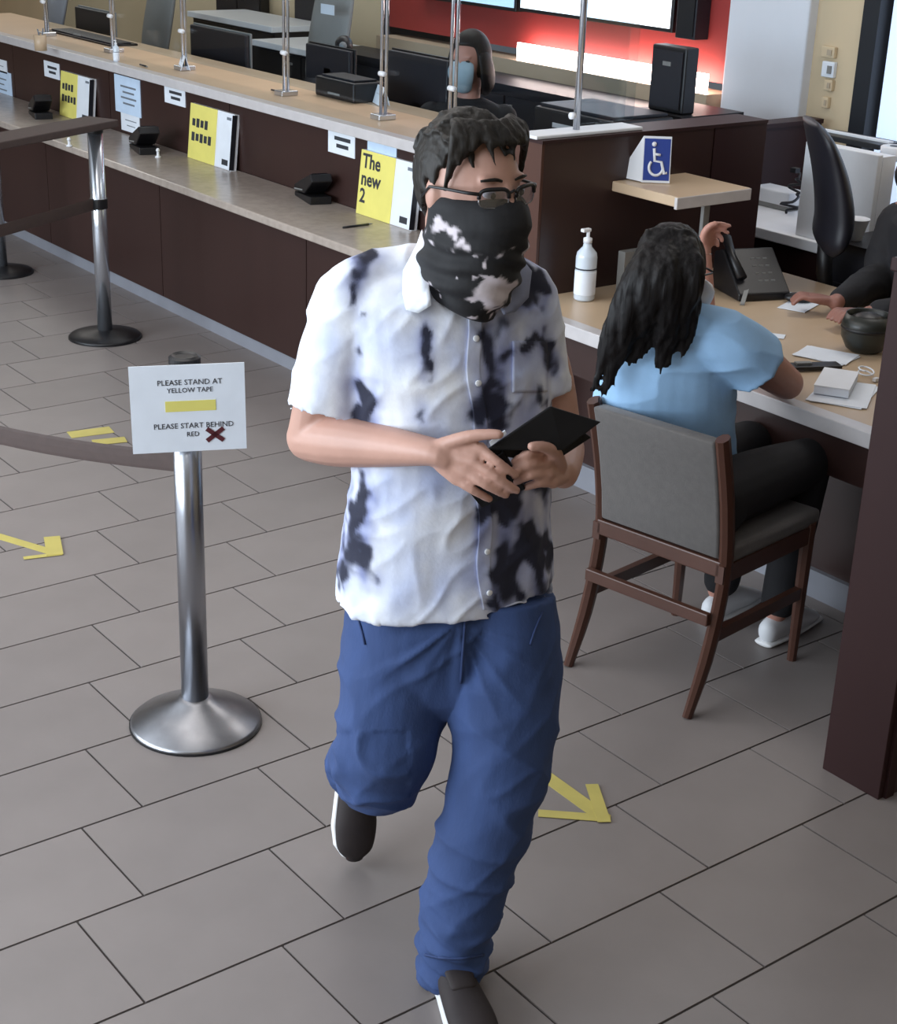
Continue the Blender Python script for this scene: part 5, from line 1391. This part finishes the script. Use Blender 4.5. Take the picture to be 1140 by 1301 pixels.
# raised left hand beside the face
LE2 = Vector((1.95, -0.30, 0.75)); LW2 = at_x(893, 318, 1.97)
LS2 = W(790, 450, 0.06)
limb(b2, [(W(820, 440, 0.0), 0.05), (LS2, 0.05), (LS2.lerp(LE2, 0.5), 0.046), (LE2, 0.042)])
limb(b2, [(LE2, 0.042), (LE2.lerp(LW2, 0.4), 0.04), (LW2, 0.026)])
hx = lambda a, b, o=0.0: at_plane(a, b, LW2, o)
kn3 = [hx(899, 290, -0.01), hx(903, 293, 0.005), hx(905, 298, 0.02), hx(906, 304, 0.035)]
fg3 = [[hx(912, 284, -0.015), hx(927, 287, -0.01)], [hx(915, 290, 0.0), hx(925, 296, 0.0)], [hx(914, 299, 0.015), hx(918, 306, 0.01)], [hx(911, 306, 0.03), hx(912, 312, 0.02)]]
hand(b2, LW2, kn3, fg3, [hx(893, 308, -0.01), hx(895, 296, -0.02), hx(902, 287, -0.028), hx(910, 284, -0.03)], 0.0085, 0.02)
# legs
HPc = CHM + CHF * 0.22 + UP * 0.53
for s in (-1, 1):
    hp = HPc + CHS * (0.09 * s); kn_ = HPc + CHS * (0.10 * s) + CHF * 0.40 + UP * 0.02; an = kn_ - UP * 0.45 - CHF * 0.06
    limb(b2, [(hp, 0.07), (kn_, 0.052)]); limb(b2, [(kn_, 0.052), (kn_.lerp(an, 0.4), 0.05), (an, 0.035)])
remesh(b2, 'body', M_skinw, wom, 0.0058, 2)
tee = MB()
tee.loft([(W(866, 396, 0.0), 0.055, 0.05), (W(864, 408, 0.0), 0.105, 0.07), (W(856, 430, 0.01), 0.158, 0.088), (W(846, 470, 0.03), 0.185, 0.105), (W(845, 520, 0.07), 0.19, 0.112), (W(852, 575, 0.11), 0.185, 0.115), (W(858, 610, 0.13), 0.18, 0.115)], 32, RH, 4)
tee.loft([(W(880, 425, 0.0), 0.08, 0.07), (W(905, 428, -0.015), 0.082, 0.076), (W(932, 440, -0.012), 0.084, 0.082), (W(954, 456, 0.012), 0.088, 0.086), (W(960, 461, 0.02), 0.090, 0.088)], 24, UP, 4)
tee.loft([(W(830, 436, 0.0), 0.075, 0.07), (W(796, 448, 0.05), 0.074, 0.07), (W(796, 462, 0.16), 0.07, 0.07)], 24, UP, 4)
def tdisp(p, n):
    q = p - G2
    return p + n * (0.004 * noise.noise(q * 9) + 0.007 * (ridge0(Vector((q.x * 6 + q.z * 5, q.y * 6, q.z * 9))) - 0.3))
remesh(tee, 'shirt', M_tee, wom, 0.0062, 4, tdisp)
pn = MB()
for s in (-1, 1):
    hp = HPc + CHS * (0.085 * s) - CHF * 0.06 + UP * 0.02; kn_ = HPc + CHS * (0.10 * s) + CHF * 0.41 + UP * 0.02; an = kn_ - UP * 0.42 - CHF * 0.06
    limb(pn, [(hp, (0.10, 0.09)), (hp.lerp(kn_, 0.5), 0.088), (kn_, 0.068)]); limb(pn, [(kn_, 0.068), (an, 0.055)])
limb(pn, [(HPc + CHS * 0.09 - CHF * 0.05, 0.10), (HPc - CHS * 0.09 - CHF * 0.05, 0.10)])
remesh(pn, 'trousers', M_blackcloth, wom, 0.009, 3)
for s in (-1, 1):
    kn_ = HPc + CHS * (0.10 * s) + CHF * 0.41; c = Vector((kn_.x, kn_.y, 0)) - CHF * 0.07
    so_ = build(MB().loft([(c + UP * 0.045 - CHF * 0.03, 0.03, 0.04), (c + UP * 0.05 + CHF * 0.06, 0.035, 0.045), (c + UP * 0.035 + CHF * 0.15, 0.04, 0.028), (c + UP * 0.025 + CHF * 0.20, 0.028, 0.016)], 16, CHS, 3, dome=True), 'shoe', M_white, wom, True)
    build(MB().loft([(c + UP * 0.01 - CHF * 0.05, 0.03, 0.009), (c + UP * 0.01 + CHF * 0.08, 0.04, 0.009), (c + UP * 0.01 + CHF * 0.225, 0.03, 0.009)], 14, CHS, 3, dome=True), 'sole', M_sole, so_, True)
# long hair in locks
hr = MB()
i2 = HM2.transposed()
hr.ell(T2(0, -0.014, 0.018), (0.088, 0.102, 0.114), HM2, 28, 18)
random.seed(5)
ends = [(752, 492), (762, 505), (770, 470), (776, 455), (786, 492), (800, 470), (806, 452), (815, 462), (826, 448), (838, 452), (846, 472), (852, 460), (862, 456), (868, 448), (873, 430), (879, 415), (790, 440), (778, 430), (830, 440), (858, 445), (800, 440), (845, 450), (868, 425), (780, 478), (842, 462)]
for k, (ex, ey) in enumerate(ends * 3):
    ex += random.uniform(-7, 7); ey += random.uniform(-10, 8)
    t_ = (ex - 752) / 130.0
    rx = 808 + 82 * t_ + random.uniform(-6, 6)
    off = -0.075 - 0.035 * math.sin(math.pi * min(1, max(0, t_))) + random.uniform(-0.012, 0.012)
    ph_ = random.uniform(0, 6.28); am = random.uniform(2, 6)
    keys = [(W(830 + 42 * t_, 298 + random.uniform(-4, 6), -0.045), 0.024, 0.018)]
    for q in range(1, 8):
        v = q / 7.0
        x = rx * (1 - v) + ex * v if v > 0.4 else (830 + 42 * t_) * (1 - v / 0.4) + (rx * 0.6 + ex * 0.4) * (v / 0.4)
        y = 298 + (ey - 298) * v
        o_ = -0.05 + (off + 0.03) * math.sin(math.pi * min(v * 1.1, 1)) - 0.055 * v
        rr_ = (0.019 if v < 0.6 else 0.019 * (1 - (v - 0.6) / 0.42)) + 0.002
        keys.append((W(x + am * v * math.sin(ph_ + v * 9), y, o_), rr_, rr_ * 0.6))
    hr.loft(keys, 8, RH, 3, dome=False)
def hdisp(p, n):
    q = i2 @ (p - HC2)
    return p + n * (0.005 * noise.noise(Vector((q.x * 55, q.y * 55, q.z * 7))) + 0.002 * noise.noise(Vector((q.x * 120, q.y * 120, q.z * 10))))
remesh(hr, 'hair', M_hairb, wom, 0.005, 2, hdisp)
# mask strap, glasses temple and mask edge on the far side of the face
mk2 = MB().loft([(T2(0, 0.095, -0.02), 0.05, 0.012), (T2(0, 0.115, -0.045), 0.056, 0.03), (T2(0, 0.105, -0.08), 0.05, 0.03), (T2(0, 0.085, -0.105), 0.04, 0.02)], 18, HM2 @ Vector((1, 0, 0)), 3, dome=True)
build(mk2, 'mask', M_white, wom, True)
build(MB().tube([T2(-0.073, 0.075, 0.012), T2(-0.082, 0.03, 0.01), T2(-0.082, -0.01, 0.004)], 0.003, 8).tube([T2(-0.06, 0.094, 0.012), T2(-0.03, 0.106, 0.014), T2(0.0, 0.108, 0.013), T2(0.03, 0.106, 0.014)], 0.003, 8), 'glasses', M_black, wom, True)
build(MB().lathe([(0.026, -0.006), (0.029, 0), (0.026, 0.006)], LW2 - UP * 0.012, 20, (LW2 - LE2)), 'bracelet', M_chrome, wom, True)

# ------------------------------------------------------------------ teller behind the glass
HC3 = at_d(597, 76, 7.35)
G3 = Vector((HC3.x + 0.05, HC3.y, 0))
tel = thing('person', 'person with dark hair and pale mask in dark clothes behind the teller glass', 'person', G3)
F3 = (RH * -0.45 + TO * 0.88 - UP * 0.1).normalized()
T3, HM3 = head_frame(HC3, F3, UP)
b3 = MB(); head_shape(b3, T3, HM3, 1.0)
limb(b3, [(T3(0, -0.02, -0.06), 0.05), (HC3 - UP * 0.18, 0.055)])
t3 = HC3 - UP * 0.22
limb(b3, [(t3 - UP * 0.05, (0.12, 0.06)), (t3 - UP * 0.25, (0.13, 0.09)), (t3 - UP * 0.5, (0.14, 0.1))], RH)
for s in (-1, 1):
    sh_ = t3 + RH * (0.16 * s) - UP * 0.06; el = sh_ - UP * 0.22 + TO * 0.06 + RH * 0.03 * s
    wr3 = Vector((max(3.02, el.x - 0.1), el.y, 0.775)) + Vector((0.10, 0.02, 0)); wr3 = el + TO * 0.16 + RH * (-0.10 * s) - UP * 0.02
    limb(b3, [(sh_, 0.038), (el, 0.038)]); limb(b3, [(el, 0.042), (wr3, 0.028)])
    k3 = [wr3 + TO * 0.08 + RH * (0.018 * (i - 1.5)) for i in range(4)]
    hand(b3, wr3, k3, [[a + TO * 0.035 - UP * 0.004, a + TO * 0.06 - UP * 0.018] for a in k3], [wr3 + TO * 0.02, wr3 + TO * 0.05 - RH * 0.04 * s, wr3 + TO * 0.08 - RH * 0.05 * s])
limb(b3, [(Vector((G3.x, G3.y, 0.5)), 0.11), (t3 - UP * 0.45, 0.11)])
for s in (-1, 1):
    hp = Vector((G3.x, G3.y, 0.50)) + RH * 0.09 * s; kn_ = hp + TO * 0.30 + NH * 0.0; an = Vector((kn_.x, kn_.y, 0.06)) + NH * 0.05
    limb(b3, [(hp, 0.075), (kn_, 0.05)]); limb(b3, [(kn_, 0.05), (an, 0.035), (an + TO * 0.15 - UP * 0.03, 0.03)])
remesh(b3, 'body', M_skinw, tel, 0.007, 2)
c3 = MB()
c3.loft([(t3 + UP * 0.05, 0.07, 0.06), (t3 + UP * 0.0, 0.17, 0.09), (t3 - UP * 0.1, 0.20, 0.11), (t3 - UP * 0.3, 0.19, 0.12), (t3 - UP * 0.55, 0.2, 0.13)], 26, RH, 4)
for s in (-1, 1):
    sh_ = t3 + RH * (0.17 * s) - UP * 0.04; el = sh_ - UP * 0.24 + TO * 0.06 + RH * 0.03 * s; wr3 = el + TO * 0.15 + RH * (-0.10 * s) - UP * 0.02
    limb(c3, [(sh_, 0.066), (el, 0.058)]); limb(c3, [(el, 0.058), (wr3, 0.04)])
remesh(c3, 'jacket', M_blackcloth, tel, 0.008, 3)
h3 = MB(); 
hs = MB().ell(T3(0, -0.018, 0.020), (0.094, 0.104, 0.118), HM3, 28, 18)
i3 = HM3.transposed()
def h3fn(v):
    q = i3 @ (v - HC3)
    if q.y > 0.045 and q.z < 0.062: return T3(q.x, 0.045, q.z)
    return v
h3.add([h3fn(v) for v in hs.v], hs.f)
for s in (-1, 1):
    h3.loft([(T3(s * 0.075, 0.0, 0.03), 0.02, 0.05), (T3(s * 0.090, 0.0, -0.04), 0.022, 0.06), (T3(s * 0.092, -0.01, -0.11), 0.022, 0.055), (T3(s * 0.08, -0.01, -0.15), 0.01, 0.03)], 12, HM3 @ Vector((1, 0, 0)), 3, dome=True)
h3.loft([(T3(0, -0.07, 0.03), 0.07, 0.04), (T3(0, -0.085, -0.06), 0.08, 0.035), (T3(0, -0.07, -0.15), 0.07, 0.025)], 14, HM3 @ Vector((1, 0, 0)), 3, dome=True)
build(h3, 'hair', M_hairb, tel, True)
build(MB().loft([(T3(0, 0.080, -0.012), 0.062, 0.028), (T3(0, 0.092, -0.04), 0.066, 0.034), (T3(0, 0.088, -0.075), 0.060, 0.034), (T3(0, 0.07, -0.11), 0.045, 0.03)], 18, HM3 @ Vector((1, 0, 0)), 3, dome=True), 'mask', M_maskblue, tel, True)
for s in (-1, 1):
    build(MB().ell(T3(s * 0.031, 0.084, 0.008), (0.013, 0.008, 0.007), HM3, 10, 8), 'eye', M_black, tel, True)
tch = thing('task_chair', 'black task chair beneath the seated teller behind the glass', 'chair', (G3.x, G3.y, 0), 'office chairs behind the tellers')
bks = G3 + NH * 0.20
build(MB().loft([(bks + UP * 0.55, 0.16, 0.03), (bks + UP * 0.7, 0.2, 0.035), (bks + UP * 0.92, 0.19, 0.03), (bks + UP * 0.98, 0.14, 0.02)], 18, RH, 3, dome=True), 'backrest', M_black, tch, True)
build(MB().ell(G3 + UP * 0.40, (0.24, 0.24, 0.045)), 'seat', M_black, tch, True)
build(MB().tube([bks + UP * 0.58, G3 + NH * 0.15 + UP * 0.38], 0.02, 8), 'back_stem', M_black, tch, True)
build(MB().tube([G3 + UP * 0.38, G3 + UP * 0.04], 0.03, 10), 'gas_column', M_black, tch, True)
for k in range(5):
    a = 2 * math.pi * k / 5
    build(MB().tube([G3 + UP * 0.09, G3 + Vector((math.cos(a) * 0.27, math.sin(a) * 0.27, 0.03))], [0.028, 0.02], 8), 'leg', M_black, tch, True)

# ------------------------------------------------------------------ bank employee in black behind the desk
G4 = Vector((3.12, -0.27, 0))
emp = thing('person', 'person in black clothes behind the desk at the right edge, hands on the desk', 'person', G4)
F4 = Vector((-1.0, 0.25, -0.15)).normalized()
HC4 = Vector((3.02, -0.27, 1.22))
T4, HM4 = head_frame(HC4, F4, UP)
b4 = MB(); head_shape(b4, T4, HM4, 1.0)
t4 = Vector((3.10, -0.27, 0.98)); side4 = Vector((0.24, 0.97, 0)).normalized()
limb(b4, [(T4(0, -0.02, -0.06), 0.055), (t4 + UP * 0.04, 0.06)])
limb(b4, [(t4, (0.13, 0.08)), (t4 - UP * 0.25 + Vector((0.05, 0, 0)), (0.14, 0.09)), (Vector((3.18, -0.27, 0.5)), (0.15, 0.1))], side4)
rW = at_z(1062, 384, 0.748); lW = Vector((2.68, -0.36, 0.745))
rE = Vector((3.02, -0.13, 0.77)); lE = Vector((2.92, -0.56, 0.79))
for (s_, el, wr4, tipd) in ((t4 + side4 * 0.19, rE, rW, (at_z(1010, 381, 0.748) - rW).normalized()), (t4 - side4 * 0.19, lE, lW, Vector((-1, 0.2, 0)))):
    limb(b4, [(s_, 0.05), (el, 0.044)]); limb(b4, [(el, 0.044), (wr4, 0.028)])
    sd4 = tipd.cross(UP)
    k4 = [wr4 + tipd * 0.085 + sd4 * (0.02 * (i - 1.5)) + UP * 0.012 for i in range(4)]
    hand(b4, wr4, k4, [[a + tipd * 0.035 + UP * 0.004, a + tipd * 0.06 - UP * 0.020] for a in k4], [wr4 + tipd * 0.02, wr4 + tipd * 0.05 + sd4 * 0.045, wr4 + tipd * 0.085 + sd4 * 0.05], 0.009)
for s in (-1, 1):
    hp = Vector((3.18, -0.27, 0.50)) + side4 * 0.09 * s; kn_ = hp + Vector((-0.36, 0, -0.0)); an = Vector((kn_.x + 0.05, kn_.y, 0.06))
    limb(b4, [(hp, 0.08), (kn_, 0.055)]); limb(b4, [(kn_, 0.055), (an, 0.04), (an + Vector((-0.15, 0, -0.03)), 0.03)])
remesh(b4, 'body', M_skine, emp, 0.006, 2)
c4 = MB()
c4.loft([(t4 + UP * 0.06, 0.075, 0.07), (t4 + UP * 0.01, 0.18, 0.10), (t4 - UP * 0.1, 0.225, 0.125), (t4 - UP * 0.3 + Vector((0.05, 0, 0)), 0.215, 0.135), (Vector((3.18, -0.27, 0.46)), 0.22, 0.15)], 26, side4, 4)
for (s_, el, wr4) in ((t4 + side4 * 0.19 - UP * 0.03, rE, rW), (t4 - side4 * 0.19 - UP * 0.03, lE, lW)):
    limb(c4, [(s_, 0.08), (s_.lerp(el, 0.5), 0.078), (el, 0.066)]); limb(c4, [(el, 0.066), (el.lerp(wr4, 0.5), 0.054), (el.lerp(wr4, 0.88), 0.042)])
remesh(c4, 'jacket', M_blackcloth, emp, 0.008, 3, lambda p, n: p + n * (0.008 * (ridge0((p - G4) * 7) - 0.3)))
p4 = MB()
for s in (-1, 1):
    hp = Vector((3.18, -0.27, 0.50)) + side4 * 0.09 * s; kn_ = hp + Vector((-0.36, 0, 0)); an = Vector((kn_.x + 0.05, kn_.y, 0.10))
    limb(p4, [(hp, 0.10), (kn_, 0.072)]); limb(p4, [(kn_, 0.072), (an, 0.06)])
remesh(p4, 'trousers', M_blackcloth, emp, 0.012, 2)
h4 = MB(); hs = MB().ell(T4(0, -0.02, 0.022), (0.084, 0.1, 0.114), HM4, 24, 16)
i4 = HM4.transposed()
def h4fn(v):
    q = i4 @ (v - HC4)
    if q.y > 0.03 and q.z < 0.062: return T4(q.x, 0.03, q.z)
    return v
h4.add([h4fn(v) for v in hs.v], hs.f)
build(h4, 'hair', M_hairb, emp, True)
build(MB().loft([(T4(0, 0.080, -0.012), 0.062, 0.028), (T4(0, 0.092, -0.04), 0.066, 0.034), (T4(0, 0.088, -0.075), 0.060, 0.034), (T4(0, 0.07, -0.11), 0.045, 0.03)], 18, HM4 @ Vector((1, 0, 0)), 3, dome=True), 'mask', M_black, emp, True)
for s in (-1, 1):
    build(MB().ell(T4(s * 0.031, 0.084, 0.008), (0.013, 0.008, 0.007), HM4, 10, 8), 'eye', M_black, emp, True)
p = at_z(1014, 383, ZDT + 0.002)
ms = thing('computer_mouse', 'small black computer mouse under the hand of the employee in black', 'mouse', p)
build(MB().ell(p + UP * 0.014, (0.03, 0.05, 0.018), Matrix.Rotation(0.9, 3, 'Z'), 16, 10), 'shell', M_black, ms, True)
build(MB().ell(p + UP * 0.031, (0.004, 0.01, 0.004)), 'wheel', M_grey, ms, True)
